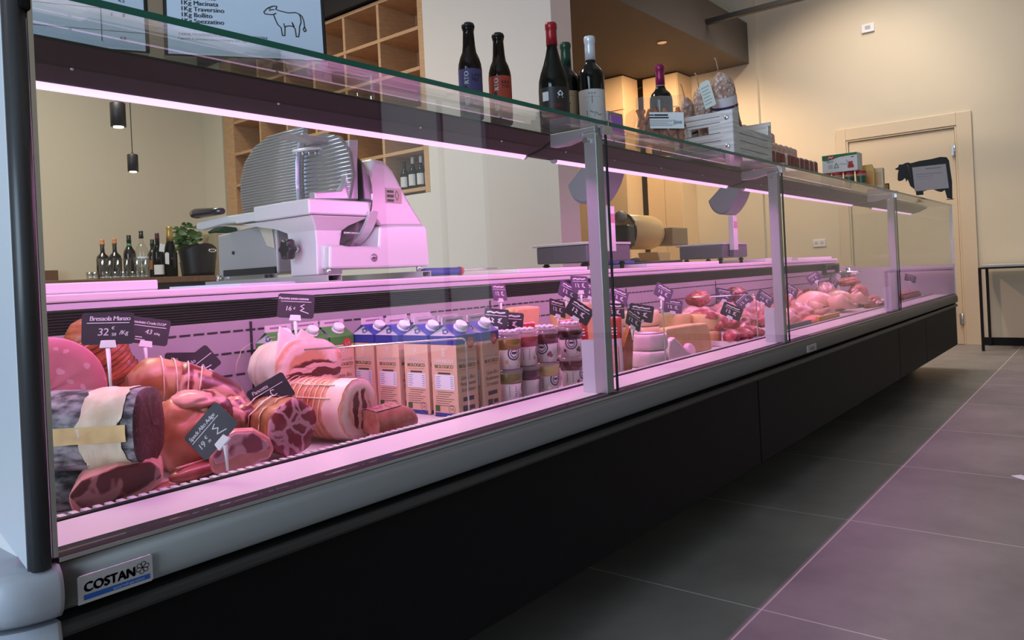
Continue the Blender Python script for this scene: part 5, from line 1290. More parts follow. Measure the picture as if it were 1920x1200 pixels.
# rolled pancetta
P = PY(673, 775, .255)
pa, rg = roll('rolled_pancetta', 'rolled netted pancetta with spiral red and white cut face right of the coppa', 'cold cut', P, R(-80), .205, .060, .066, M_pancsk, rolled('pancetta_spiral', .060, .066), amp=.003, seed=6, taper=.04)
band(pa, rg, .0005, -.045, 1.006, mat('white_fat', lin((238, 214, 204)), .45, n=(20, .5, lin((230, 190, 170)))), 'fat_ring', 6, .008)
for i in range(9): band(pa, rg, -.055 - .016 * i, -.0575 - .016 * i, 1.015, M_net, 'net_cord', 1)
for j in (14, 17):
    MB().tube([rg(-.03 - .02 * i, 1.02)[j] for i in range(8)], .0014, 6).build('long_cord', M_net, pa, world=False)
# large flat pancetta wrapped in white
P = PY(580, 690, .44)
wp, rg = roll('white_pancetta', 'large white-wrapped pancetta with wide striped cut face, behind the rolled pancetta', 'cold cut', P, R(-90), .15, .092, .068, M_whsk, rolled('pancetta_layers', .092, .068, flat=True), amp=.006, seed=7, sq=.9)
MB().prism([(-.085, .030), (-.055, .100), (-.018, .074), (.0, .090), (.03, .066), (.02, .045)], lambda u, v, d: (d - .35 * (v - .06), u, v), -.016, -.010).build('paper_flap', M_whsk, wp, world=False, bevel=.004)
for x in (-.075, -.145): band(wp, rg, x, x - .003, 1.02, M_net, 'net_cord', 1)
MB().box(P.x - .06, P.x + .06, .47, .61, ZD, P.z - .071).build('riser_block', M_steel, wp)
# bacon slab and little sausages
P = PY(740, 788, .235)
t = thing('bacon_slab', 'smoked bacon slab with spiced top between rolled pancetta and milk cartons', 'cold cut', (P.x, P.y, ZD))
rings = []
for i in range(13):
    u = i / 12; x = P.x - .075 + .13 * u; h = .052 * (1 - .45 * max(0, (u - .6) / .4) ** 2); w = .035
    rings.append([(x, P.y + dy * w + .02 * u, ZD + .014 + h * zz + .002 * fbm((x * 40, dy, zz))) for dy, zz in ((-1, .05), (-1.05, .5), (-.8, .95), (0, 1.05), (.8, .95), (1, .5), (1, .05))])
MB().loft(rings, 0).build('rind', M_bacon, t, bevel=.003)
MB().loft([[(r[k][0], r[k][1], r[k][2] + .0015) for k in (2, 3, 4)] for r in rings[:9]], 0, True, False, False, False).build('spiced_top', M_bacond, t, fix=False)
for k, (x0, y0) in enumerate(((702, 822), (728, 812), (752, 803))):
    a = PY(x0, y0, .195); a.z = ZD + .011; b = a + Vector((.042, -.002, 0)); t = thing('small_sausage', f'{ordn[k]} little smoked sausage from the left on the rim before the bacon slab', 'sausage', tuple(a), group='little smoked sausages')
    MB().tube([a.lerp(b, i / 6) for i in range(7)], [.004, .0085, .0095, .0095, .0095, .0085, .004], 12).build('casing', M_saus, t)
# ---------------------------------------------------------------- milk cartons
M_kraft = mat('kraft_carton', lin((216, 182, 152)), .6)
M_blue = mat('carton_blue', (.022, .035, .26), .4)
M_green = mat('carton_top_green', (.06, .26, .045), .4)
M_gable = mat('gable_grey', (.58, .56, .60), .4)
M_bio = mat('bio_green', (.04, .11, .025), .5)
M_orange = mat('print_orange', (.50, .17, .05), .5)
M_red = mat('price_red', (.50, .045, .04), .45)
HB, HR, WX, WY = .195, .238, .076, .082
def carton(top):
    t = thing('milk_carton', '', 'carton', (0, 0, 0), 0, 'milk cartons in the display')
    hx, hy = WX / 2, WY / 2
    MB().box(-hx, hx, -hy, hy, 0, HB - .022).build('carton_body', M_kraft, t, world=False, bevel=.0015)
    MB().box(-hx - .0002, hx + .0002, -hy - .0002, hy + .0002, HB - .0219, HB).build('colour_band', top, t, world=False, bevel=.001)
    zr = HR - .016
    rf = MB(); rf.add([(-hx, -hy, HB), (hx, -hy, HB), (hx, 0, zr), (-hx, 0, zr)], [(0, 1, 2, 3)]); rf.add([(-hx, hy, HB), (hx, hy, HB), (hx, 0, zr), (-hx, 0, zr)], [(3, 2, 1, 0)])
    rf.build('roof', top, t, world=False, fix=False)
    g = MB()
    for s in (-1, 1): g.add([(s * hx, -hy, HB), (s * hx, hy, HB), (s * (hx - .012), 0, zr)], [(0, 1, 2)])
    go_ = g.build('gable_fold', M_gable, t, world=False, fix=False)
    l = MB(); f = lambda u, v: (-hx - .0006 + v * .28, -u, HB + v)
    l.line([(.000, .006), (.010, .005), (.016, .010), (.008, .016), (-.002, .013), (.002, .007)], .0022, f); l.build('swirl', M_blue, go_, world=False)
    fi = MB().box(-hx, hx, -.002, .002, zr - .001, HR).build('top_fin', mat('fin_pale', (.66, .58, .62), .45), t, world=False)
    l = MB()
    for k in range(8): l.line([(-.024 + k * .0062, zr + .0085), (-.021 + k * .0062, zr + .0085)], .0045, lambda u, v: (u, -.0024, v))
    l.build('date_print', mat('date_grey', (.26, .20, .26), .6), fi, world=False)
    c_ = MB(); q0 = Vector((.0, -hy * .52, HB + (zr - HB) * .48)); nn = Vector((0, -(zr - HB), hy)).normalized()
    c_.tube([q0, q0 + nn * .006], .0165, 26); 
    c_.tube([q0 + nn * .006, q0 + nn * .018, q0 + nn * .0195], [.0145, .0145, .0125], 26)
    c_.build('screw_cap', M_wplast, t, world=False)
    # printing on the face toward -X
    L_ = lambda u, v: (-hx - .0006, -u, v)
    FR = lambda u, v: (u, -hy - .0006, v)
    for face, fn, hw in (('side', L_, hy), ('front', FR, hx)):
        w = MB()
        for q in (0, .0004): w.text('GRANAROLO', .0105, lambda x, y, q=q: fn(x + q, HB - .064 + y), align='CENTER', space=.92)
        for a0 in (0, 1): w.line([(.004 * math.cos(k * .9), HB - .036 - a0 * .0085 + .004 * math.sin(k * .9)) for k in range(8)], .0016, fn)
        w.build('white_lettering', M_pwhite, t, world=False)
        w = MB()
        for q in (0, .0004): w.text('BIOLOGICO', .0118, lambda x, y, q=q: fn(x + q, HB - .078 + y), align='CENTER', space=.92)
        w.build('green_lettering', M_bio, t, world=False)
        w = MB(); w.line([(-.026, HB - .083), (.026, HB - .083)], .0012, fn); w.build('orange_rule', M_orange, t, world=False)
    w = MB(); w.rect(-.031, .031, HB - .130, HB - .094, L_); po = w.build('nutrition_panel', M_pwhite, t, world=False)
    w = MB()
    for k in range(6): w.line([(-.028, HB - .099 - k * .0052), (-.012 - .003 * (k % 2), HB - .099 - k * .0052)], .0011, lambda u, v: (-hx - .0011, -u, v)); w.line([(.020, HB - .099 - k * .0052), (.028, HB - .099 - k * .0052)], .0011, lambda u, v: (-hx - .0011, -u, v))
    w.build('print_lines', mat('panel_blue_print', (.10, .10, .24), .6), po, world=False)
    w = MB(); w.rect(-.020, .020, HB - .0925, HB - .0885, L_)
    for k in range(7):
        w.line([(-.030 + .006 * (k in (0, 1)), HB - .136 - k * .0054), (.028 - .008 * (k % 3), HB - .136 - k * .0054)], .0011, L_)
    w.text('Latte Bio', .0135, lambda x, y: FR(x, .088 + y), align='CENTER', shear=.25); w.text('Parzialmente', .0125, lambda x, y: FR(x, .074 + y), align='CENTER', shear=.25, space=.9); w.text('Scremato', .0135, lambda x, y: FR(x, .059 + y), align='CENTER', shear=.25)
    w.rect(-.020, .020, .036, .046, FR); w.rect(-.022, -.002, .012, .026, FR); w.rect(.002, .022, .014, .024, FR)
    w.build('dark_print', mat('print_dark', (.06, .045, .045), .6), t, world=False)
    w = MB()
    for (cx, cy, r) in ((.020, .019, .010),): w.line([(cx + r * math.cos(a), cy + r * math.sin(a)) for a in [2 * math.pi * k / 16 for k in range(17)]], .001, L_); w.text('CA', .009, lambda x, y: L_(cx - .006 + x, cy - .003 + y))
    w.build('print_mark', MATS['print_dark'], t, world=False)
    w = MB(); w.rect(-.033, -.018, .012, .026, L_); w.build('green_mark', M_bio, t, world=False)
    w = MB(); w.rect(-.034, .034, .0005, .009, L_); w.rect(-.034, .034, .0005, .009, FR); w.build('blue_foot', M_blue, t, world=False)
    b = MB(); n = 24; b.add([(.015 + .0135 * math.cos(2 * math.pi * k / n), -hy - .0010, HB - .020 + .0135 * math.sin(2 * math.pi * k / n)) for k in range(n)], [tuple(range(n))])
    bo = b.build('price_sticker', M_red, t, world=False)
    w = MB()
    for q in (0, .0004): w.text('1,79', .0105, lambda x, y, q=q: (.015 + x + q, -hy - .0016, HB - .0238 + y), align='CENTER')
    w.build('lettering', M_pwhite, bo, world=False)
    return t
def copytree(o, parent=None):
    c_ = o.copy(); C.objects.link(c_)
    if parent is not None: c_.parent = parent
    for ch in list(o.children): copytree(ch, c_)
    return c_
cb, cg = carton(M_blue), carton(M_green)
first = {0: True, 1: True}
spots = [(1.348, .281, 0, 2, 'blue-topped milk carton with whole side panel in view, front of the row'), (1.352, .381, 0, 2, 'blue-topped milk carton second from the front in the row'),
         (1.345, .478, 0, 2, 'blue-topped milk carton third from the front in the row'), (1.346, .574, 0, 2, 'blue-topped milk carton fourth from the front, farthest back in its row'),
         (1.440, .285, 0, 6, 'rightmost blue-topped milk carton showing its price front beside the yogurts'), (1.438, .381, 0, 2, 'blue-topped milk carton behind the rightmost one'), (1.435, .478, 0, 2, 'blue-topped milk carton third back in the rightmost column'),
         (1.262, .640, 1, 2, 'green-topped milk carton nearest the blue ones'), (1.180, .640, 1, 2, 'green-topped milk carton behind the striped pancetta, middle of three'),
         (1.098, .640, 1, 2, 'green-topped milk carton leftmost, behind the white pancetta'), (1.434, .574, 0, 2, 'blue-topped milk carton farthest back in the rightmost column'), (1.525, .574, 0, 2, 'blue-topped milk carton behind the yogurts, back row right')]
for x, y, k, yw, lb in spots:
    src = (cb, cg)[k]
    o = src if first[k] else copytree(src)
    first[k] = False
    o.location = (x, y, ZD); o.rotation_euler = (0, 0, R(yw)); o['label'] = lb
# ---------------------------------------------------------------- yogurt cups
M_cup = mat('yogurt_cup', lin((222, 206, 208)), .3, coat=.3)
M_lid = glassmat('clear_lid', (.93, .90, .93), 1.5, .05, .16, (.85, .75, .82))
M_foam = mat('bubble_topping', (.70, .60, .68), .3)
FL = {'peach': lin((150, 110, 40)), 'berry': lin((96, 30, 48)), 'straw': lin((170, 60, 72)), 'choc': lin((60, 26, 26)), 'pear': lin((196, 176, 110)), 'kiwi': lin((112, 106, 48)), 'cherry': lin((86, 20, 34)), 'plum': lin((70, 24, 40))}
def cup(x, y, z, fl, label, yaw, h=.088):
    t = thing('yogurt_cup', label, 'yogurt', (x, y, z), facecam(x, y) + yaw, group='stacked yogurt cups')
    k = h / .088
    MB().lathe([(.027, .0005), (.029, .002), (.0335, .066 * k)], 30).build('pot', M_cup, t, world=False)
    MB().lathe([(.0337, .052 * k), (.0352, .078 * k), (.034, .080 * k)], 30).build('fruit_layer', mat('fruit_' + fl, FL[fl], .25, coat=.4), t, world=False)
    MB().lathe([(.0354, .077 * k), (.0364, .078 * k), (.0364, .081 * k), (.0355, .0825 * k), (.035, .0875 * k), (.001, .0875 * k)], 30).build('lid', M_lid, t, world=False)
    rc = lambda z: .029 + (.0335 - .029) * z / (.066 * k) + .0004
    f = lambda x_, y_: (rc(y_) * math.sin(x_ / .032), -rc(y_) * math.cos(x_ / .032), y_)
    l = MB(); n = 28
    ring_ = [(.0165 * math.cos(2 * math.pi * j / n), .042 * k + .0165 * math.sin(2 * math.pi * j / n)) for j in range(n + 1)]
    l.line(ring_, .0035, f); l.line([(x_ * .62, .042 * k + (y_ - .042 * k) * .62) for x_, y_ in ring_], .0022, f); l.rect(-.007, .007, .040 * k, .046 * k, f, nu=3)
    l.line([(-.016, .013), (.016, .013)], .0026, f); l.line([(-.013, .008), (.013, .008)], .0024, f)
    for q in range(5): l.line([(.036, .020 + q * .006), (.056, .020 + q * .006)], .0026, f); l.line([(-.056, .020 + q * .006), (-.038, .020 + q * .006)], .0026, f)
    l.build('navy_print', mat('yogurt_navy', (.035, .035, .085), .5), t, world=False)
    l = MB()
    for (a, b, r) in ((.020, .022, .0055), (.028, .019, .005), (.024, .027, .0045), (-.021, .020, .005)):
        l.add([f(a + r * math.cos(2 * math.pi * j / 12), b + r * math.sin(2 * math.pi * j / 12)) for j in range(12)], [tuple(range(12))])
    l.build('fruit_picture', mat('picture_' + fl, tuple(min(1, v * 2 + .05) for v in FL[fl]), .5), t, world=False)
    return t
random.seed(8)
cols = [((955, 700), .262, ('kiwi', 'peach'), 'leftmost', .5), ((988, 700), .262, ('plum', 'straw'), 'second', 1.5), ((1026, 700), .255, ('pear', 'berry'), 'third', -.4), ((1073, 700), .255, ('cherry', 'choc'), 'rightmost', .05)]
word = {'kiwi': 'olive', 'peach': 'amber', 'plum': 'plum', 'straw': 'rose', 'pear': 'cream', 'berry': 'berry-red', 'cherry': 'dark cherry', 'choc': 'chocolate-brown'}
for (pp, Y, fl, w_, yw) in cols:
    p = PY(*pp, Y)
    cup(p.x, Y, ZD, fl[0], f'lower yogurt cup with {word[fl[0]]} layer in the {w_} stack by the milk', yw + 1.2)
    cup(p.x, Y, ZD + .0885, fl[1], f'upper yogurt cup with {word[fl[1]]} layer in the {w_} stack by the milk', yw)
    t = thing('topping_cap', f'clear dimpled topping cap on the {w_} yogurt stack', 'cap', (p.x, Y, ZD + .178), group='dimpled topping caps')
    random.seed(int(p.x * 1000))
    MB().lathe([(.030, -.0005), (.034, .002), (.032, .006), (.001, .007)], 24, c=(p.x, Y, ZD + .1775)).build('cap_body', M_lid, t)
    for q in range(9):
        a = q * .698; r = .022 if q < 8 else 0
        MB().sphere((p.x + r * math.cos(a), Y + r * math.sin(a), ZD + .186), (.007, .007, .005), 8, 6).build('dimple', M_foam, t)
    for dy in (.083,):
        cup(p.x + .01, Y + dy, ZD, fl[1], f'lower yogurt cup behind the {w_} stack, mostly hidden', yw + 2)
        cup(p.x + .01, Y + dy, ZD + .0885, fl[0], f'upper yogurt cup behind the {w_} stack, mostly hidden', yw + 2)
# ---------------------------------------------------------------- cheeses
M_ch1 = mat('orange_cheese', lin((230, 184, 138)), .5, n=(30, .4, lin((218, 166, 120))), bump=(60, .15))
M_ch2 = mat('pale_rind', lin((230, 206, 170)), .5, n=(14, .5, lin((216, 186, 146))), bump=(40, .2))
M_ch3 = mat('yellow_cheese', lin((226, 198, 142)), .55, n=(24, .6, lin((212, 178, 118))), bump=(50, .35))
M_ric = mat('ricotta_white', lin((232, 220, 218)), .6, n=(40, .4, lin((214, 198, 198))), bump=(55, .5))
M_rcut = mat('ricotta_cut', lin((238, 210, 220)), .5, bump=(80, .2))
def wheel(x, y, z, r, h, m, label, top=None, name='whole_cheese', seg=44):
    t = thing(name, label, 'cheese', (x, y, z), group='whole cheeses')
    pr = [(r * .90, .0005), (r * .97, .004), (r, h * .25), (r * 1.01, h * .5), (r, h * .75), (r * .965, h - .004), (r * .90, h), (.001, h + .001)]
    MB().lathe(pr, seg, c=(x, y, z)).build('rind', m, t)
    if top:
        MB().lathe([(r * .80, h + .0005), (r * .79, h + .0012), (.001, h + .0022)], 36, c=(x, y, z)).build('paper_label', mat('cheese_label', (.66, .60, .66), .5), t)
        l = MB()
        for q in (.74, .55): l.line([(x + r * q * math.cos(a), y + r * q * math.sin(a)) for a in [2 * math.pi * k / 26 for k in range(27)]], .002, lambda u, v: (u, v, z + h + .0026))
        for k in range(3): l.line([(x - r * .35, y - .012 + .011 * k), (x + r * .35, y - .012 + .011 * k)], .004, lambda u, v: (u, v, z + h + .003))
        l.build('label_print', mat('label_violet_print', (.12, .05, .14), .5), t)
    return t
def block(name, label, pts, Y, d, m, cat='cheese', bev=.006, grp=None):
    q, mb = trace(pts, Y, d); t = thing(name, label, cat, tuple(q[0]), group=grp); mb.build('body', m, t, bevel=bev); return t
block('cheese_block', 'upright orange cheese block standing behind the yogurt caps', [(966, 583), (972, 578), (1011, 574), (1013, 580), (1010, 618), (1012, 700), (968, 706), (966, 612)], .52, .09, M_ch1)
block('cheese_block', 'pale orange cheese block behind the red pouches', [(1056, 575), (1062, 569), (1112, 567), (1118, 575), (1118, 650), (1056, 656)], .48, .09, M_ch1)
M_pred = mat('pouch_red', (.45, .035, .03), .3, coat=.4, bump=(30, .5))
M_pwh = mat('pouch_pale', lin((214, 190, 196)), .35, coat=.3, bump=(30, .4))
def pouch(x, y, w, h, yaw, label, lean=.1):
    t = thing('shredded_cheese_pouch', label, 'pouch', (x, y, ZD), yaw, group='red cheese pouches')
    def ring(u):
        z = h * u; dd = .022 * math.sin(math.pi * min(u * .85 + .12, 1)) ** .6 * (1 - .75 * u) + .0015
        return [(w / 2 * math.copysign(abs(math.cos(a)) ** .5, math.cos(a)) * (1 - .05 * math.sin(u * 3)), dd * math.sin(a) + lean * z + .0015 * fbm((u * 5, a, x)), z + .0008) for a in [2 * math.pi * j / 26 for j in range(26)]]
    MB().loft([ring(i / 14) for i in range(10)], 0, True, True, False).build('pouch_body', M_pwh, t, world=False)
    MB().loft([ring(i / 14) for i in range(9, 15)], 0, True, False, True).build('red_top', M_pred, t, world=False)
    l = MB()
    for k in range(3): l.line([(-w * .3, h * (.72 + .05 * k)), (w * .3, h * (.72 + .05 * k))], .004, lambda u, v: (u, -.016 * (1 - v / h) - .006 + lean * v, v))
    l.build('print_lines', M_pwhite, t, world=False)
    MB().prism([(-w * .3, h * .1), (w * .3, h * .1), (w * .3, h * .55), (-w * .3, h * .55)], lambda u, v, d: (u, -.0235 * (1 - .35 * v / h) + lean * v - d, v), .0, .0006).build('food_picture', mat('pouch_picture', lin((206, 128, 120)), .4, n=(40, .8, lin((226, 190, 180)))), t, world=False)
    return t
pouch(1.83, .43, .11, .185, R(-10), 'red-topped pouch standing behind the rightmost yogurt stack')
pouch(1.96, .33, .11, .185, R(-18), 'red-topped pouch just behind the first pillar')
pouch(2.02, .255, .09, .185, R(-55), 'red and pale pouch right of the first pillar, facing the glass')
# tall red pouch leaning
q, mb = trace([(1158, 698), (1172, 640), (1181, 612), (1190, 606), (1188, 640), (1186, 694)], .225, .02); t = thing('red_sleeve', 'slim red and orange printed pouch leaning left of the white cheeses', 'pouch', tuple(q[0])); mb.build('pouch_body', mat('sleeve_red', (.36, .05, .025), .35, n=(24, .9, (.40, .18, .03)), coat=.4), t, bevel=.003)
q, mb = trace([(1182, 612), (1190, 607), (1189, 622), (1179, 628)], .2235, .006); mb.build('red_band', M_pred, t)
# ricotta
p = PY(1217, 690, .275)
wheel(p.x, .275, ZD, .066, .052, M_ric, 'lower white ricotta wheel at the front right of the first pillar', name='ricotta_cheese')
p2 = PY(1225, 660, .280)
wheel(p.x + .02, .282, ZD + .0535, .064, .056, M_ric, 'upper white ricotta wheel with pink cut top, stacked on another', name='ricotta_cheese')
MB().lathe([(.054, .0575), (.001, .0590)], 30, c=(p.x + .02, .282, ZD + .0535)).build('cut_top', M_rcut, bpy.data.objects['ricotta_cheese.001'])
block('ricotta_wedge', 'broken white ricotta wedge with pink cut face right of the stacked wheels', [(1254, 672), (1256, 640), (1266, 632), (1280, 648), (1293, 662), (1288, 670), (1262, 678)], .26, .05, M_ric)
p = PY(1294, 654, .27)
t = thing('ricotta_round', 'small tilted white ricotta round against the yellow wedge', 'cheese', (p.x, .27, p.z))
rr = MB(); rings = []
for (dx, k) in ((.0, .9), (.003, 1), (.02, 1), (.024, .9)): rings.append([(p.x + .030 * k * math.cos(a), .262 + dx * 1.2 + .3 * .020 * math.sin(a), p.z - .002 + .022 * k * math.sin(a)) for a in [2 * math.pi * j / 30 for j in range(30)]])
rr.loft(rings).build('body', M_rcut, t, bevel=.003)
# wheels behind
p = PY(1200, 620, .50)
wheel(p.x, .50, ZD, .078, .055, M_ch2, 'bottom beige cheese wheel of the rear stack behind the ricotta'); wheel(p.x, .50, ZD + .0565, .078, .050, M_ch2, 'middle beige cheese wheel of the rear stack behind the ricotta'); wheel(p.x + .003, .497, ZD + .108, .076, .060, M_ch2, 'top beige cheese wheel with paper label in the rear stack', True)
p = PY(1267, 630, .46)
wheel(p.x, .46, ZD, .068, .075, M_ch3, 'lower yellow cheese wheel behind the big wedge'); wheel(p.x, .46, ZD + .0765, .066, .066, M_ch3, 'upper yellow cheese wheel with paper label behind the big wedge', True)
p = PY(1321, 630, .38)
wheel(p.x, .38, ZD, .068, .062, M_ch3, 'lower yellow wheel of the front right stack by the raw meat'); wheel(p.x + .003, .382, ZD + .0635, .067, .070, M_ch3, 'upper yellow wheel with violet-ringed label by the raw meat', True)
block('cheese_wedge', 'large flat yellow cheese wedge leaning before the wheels', [(1250, 616), (1300, 608), (1326, 606), (1331, 622), (1336, 660), (1300, 676), (1262, 684), (1250, 650)], .285, .045, M_ch3)
# ---------------------------------------------------------------- raw meat, right sections
M_raw = meat('raw_red', lin((216, 100, 104)), lin((190, 72, 82)), lin((228, 160, 156)), 20, 16, .02, .4, .35)
M_rawp = meat('raw_pink', lin((240, 170, 156)), lin((226, 142, 132)), lin((242, 206, 194)), 16, 13, .05, .6, .35)
M_rawd = meat('raw_dark', lin((150, 36, 46)), lin((122, 24, 36)), lin((216, 140, 140)), 22, 16, .02, .6, .35)
M_skin = mat('chicken_skin', lin((230, 178, 152)), .4, n=(26, .7, lin((236, 196, 172))), bump=(120, .3), coat=.2)
t = thing('meat_tray', 'white steel tray holding red meat rolls right of the cheeses', 'tray', tuple(PY(1395, 640, .30)))
p = PY(1388, 640, .29)
tr = MB(); tr.box(p.x - .20, p.x + .25, .22, .42, ZD, ZD + .004)
for (a, b, c_, d_) in ((p.x - .20, p.x + .25, .215, .2198), (p.x - .20, p.x + .25, .4202, .425), (p.x - .205, p.x - .2002, .22, .42), (p.x + .2502, p.x + .255, .22, .42)): tr.box(a, b, c_, d_, ZD, ZD + .022)
tr.build('tray_body', M_steel, t, bevel=.002)
mx = p.x - .03
for k, (dx, dy, dz, lb) in enumerate(((-.13, .26, .035, 'meat roll at the left front of the white tray'), (-.03, .255, .033, 'meat roll in the middle front of the white tray'), (.08, .26, .033, 'meat roll at the right front of the white tray'),
                                      (-.10, .345, .075, 'meat roll in the upper layer of the tray, left'), (.02, .33, .080, 'meat roll in the upper layer of the tray, right'), (-.15, .37, .12, 'topmost meat roll leaning on the yellow wheel'), (.16, .34, .04, 'meat roll at the far right of the white tray'))):
    blob('meat_roll', lb, 'meat', (mx + dx, dy, ZD + dz), (.056, .036, .031), R(20 + 40 * (k % 3)), M_raw, .10, 7, 20 + k, ZD + .0055, 'red meat rolls in the tray')
def pmeat(px_, py_, Y, rad, yaw, m, seed, label, name='raw_meat_cut', amp=.16, floor=ZD, grp=None):
    return blob(name, label, 'meat', PY(px_, py_, Y), rad, yaw, m, amp, 7, seed, floor, grp)
def rm(x, y, z, rad, yaw, m, seed, label, name='raw_meat_cut', amp=.22): return blob(name, label, 'meat', (x, y, ZD + z), rad, R(yaw), m, amp, 11, seed, ZD)
rm(3.34, .585, .060, (.20, .085, .085), 4, M_rawp, 31, 'long pale pink meat joint along the back, behind the yellow wheels')
rm(3.74, .600, .055, (.19, .080, .085), -3, M_rawp, 32, 'pale meat joint in the middle of the back row, left of the second pillar')
rm(4.13, .600, .060, (.19, .080, .090), 3, M_rawp, 33, 'pale meat joint nearest the second pillar in the back row')
rm(3.62, .470, .030, (.17, .045, .048), 2, M_rawd, 34, 'dark red flat meat behind the tray of rolls')
rm(3.98, .470, .035, (.16, .045, .055), -4, M_raw, 35, 'red meat cut just left of the second pillar')
rm(3.42, .600, .175, (.12, .05, .035), 6, M_raw, 36, 'small red meat cut lying on top of the long pale joint')
rm(3.88, .610, .175, (.13, .05, .035), 6, M_rawd, 37, 'dark meat strip lying over the back-row joints')
rm(3.84, .330, .040, (.09, .060, .055), 8, M_rawp, 41, 'pale pink poultry piece just right of the second pillar')
rm(4.10, .350, .045, (.09, .065, .060), -8, M_rawp, 42, 'pale pink poultry piece behind the mince heap')
rm(3.96, .238, .018, (.16, .045, .035), 3, mat('mince', lin((226, 140, 118)), .5, n=(60, .8, lin((206, 108, 92))), bump=(140, .6)), 43, 'heap of pink mince at the front right of the second pillar', 'minced_meat', .12)
rm(4.50, .620, .060, (.13, .06, .085), 4, M_rawd, 44, 'dark red joint standing behind the poultry')
rm(4.80, .615, .065, (.17, .055, .095), 4, M_raw, 45, 'red joint standing at the back of the third section')
rm(5.12, .610, .060, (.13, .055, .090), 4, M_rawd, 50, 'dark joint at the back behind the second chicken')
rm(5.56, .425, .065, (.22, .055, .085), 3, M_raw, 46, 'large rib joint right of the chickens')
rm(5.46, .605, .080, (.17, .060, .100), 2, M_rawp, 47, 'long pink rack of ribs at the far back')
rm(5.50, .470, .175, (.26, .045, .030), 2, M_raw, 48, 'topmost long red meat strip lying over the ribs')
rm(5.55, .330, .030, (.20, .040, .045), 2, M_raw, 49, 'small red cuts in front of the rib joint')
def chicken(p, s, yaw, label):
    t = thing('chicken', label, 'poultry', tuple(p), yaw, 'whole chickens in the third section')
    L = lambda x, y, z: Vector((x * s, y * s, z * s))
    Mx = Matrix.Translation(p) @ Matrix.Rotation(yaw, 4, 'Z')
    body = MB(); rr = []
    for i in range(21):
        u = i / 20; th = math.pi * u; q = max(math.sin(th), .02) ** .8
        ring = []
        for j in range(30):
            a = 2 * math.pi * j / 30
            w = .070 * (1.12 - .45 * u); h = .062 * (1.15 - .35 * u)
            k = 1 + .05 * fbm((u * 5, math.cos(a), math.sin(a)))
            ring.append(Mx @ L(-.115 + .23 * u, w * q * math.cos(a) * k, max(.062 + h * q * math.sin(a) * k, .001)))
        rr.append(ring)
    body.loft(rr).build('body', M_skin, t)
    for sg in (-1, 1):
        MB().tube([Mx @ L(.03, sg * .045, .055), Mx @ L(.085, sg * .062, .075), Mx @ L(.125, sg * .05, .055), Mx @ L(.165, sg * .03, .045), Mx @ L(.185, sg * .025, .043)], [.030 * s, .033 * s, .023 * s, .011 * s, .012 * s], 14).build('leg', M_skin, t)
        MB().tube([Mx @ L(-.075, sg * .062, .07), Mx @ L(-.03, sg * .085, .05), Mx @ L(.01, sg * .082, .042), Mx @ L(-.035, sg * .092, .036), Mx @ L(-.06, sg * .088, .034)], [.016 * s, .018 * s, .013 * s, .010 * s, .006 * s], 12).build('wing', M_skin, t)
    return t
chicken(Vector((4.50, .385, ZD + .004)), 1.25, R(-42), 'front plucked chicken breast-up by the glass in the third section')
chicken(Vector((5.02, .400, ZD + .004)), 1.10, R(-35), 'second plucked chicken, right of the front one')
t = thing('yellow_tray', 'yellow plastic tray edge under the front chicken', 'tray', tuple(PY(1545, 600, .21)))
p = PY(1548, 602, .20)
MB().box(p.x - .14, p.x + .22, .190, .205, ZD, ZD + .050).build('rim', mat('tray_yellow', (.72, .36, .03), .4), t, bevel=.003)
t = thing('steel_tray', 'grey steel tray front below the mince right of the second pillar', 'tray', tuple(PY(1490, 612, .20)))
p = PY(1490, 612, .20); MB().box(p.x - .24, p.x + .22, .190, .205, ZD, ZD + .046).build('rim', mat('tray_grey', (.12, .12, .13), .4), t, bevel=.003)
# end block of red meat
t = thing('raw_meat_block', 'deep red squared beef block near the far end glass', 'meat', (6.10, .245, ZD))
MB().box(5.80, 6.42, .195, .305, ZD, ZD + .062).build('flesh', M_rawd, t, bevel=.018)
MB().box(5.82, 6.40, .205, .295, ZD + .0622, ZD + .0660).build('fat_top', M_raw, t, bevel=.001)
rm(5.30, .225, .022, (.12, .04, .035), 0, M_rawd, 52, 'small red meat piece at the third pillar foot')
# steel lidded pot
p = PY(1585, 531, .585)
t = thing('steel_pot', 'small steel pot with wide lid on a stand behind the chickens', 'pot', (p.x, .62, ZD))
MB().box(p.x - .08, p.x + .02, .51, .60, ZD, p.z - .001).build('stand', M_steel, t)
MB().lathe([(.05, .001), (.055, .01), (.048, .06), (.060, .072), (.094, .078), (.096, .082), (.04, .092), (.015, .094), (.018, .110), (.001, .112)], 26, c=(p.x - .03, .555, p.z)).build('pot_body', M_blade, t)
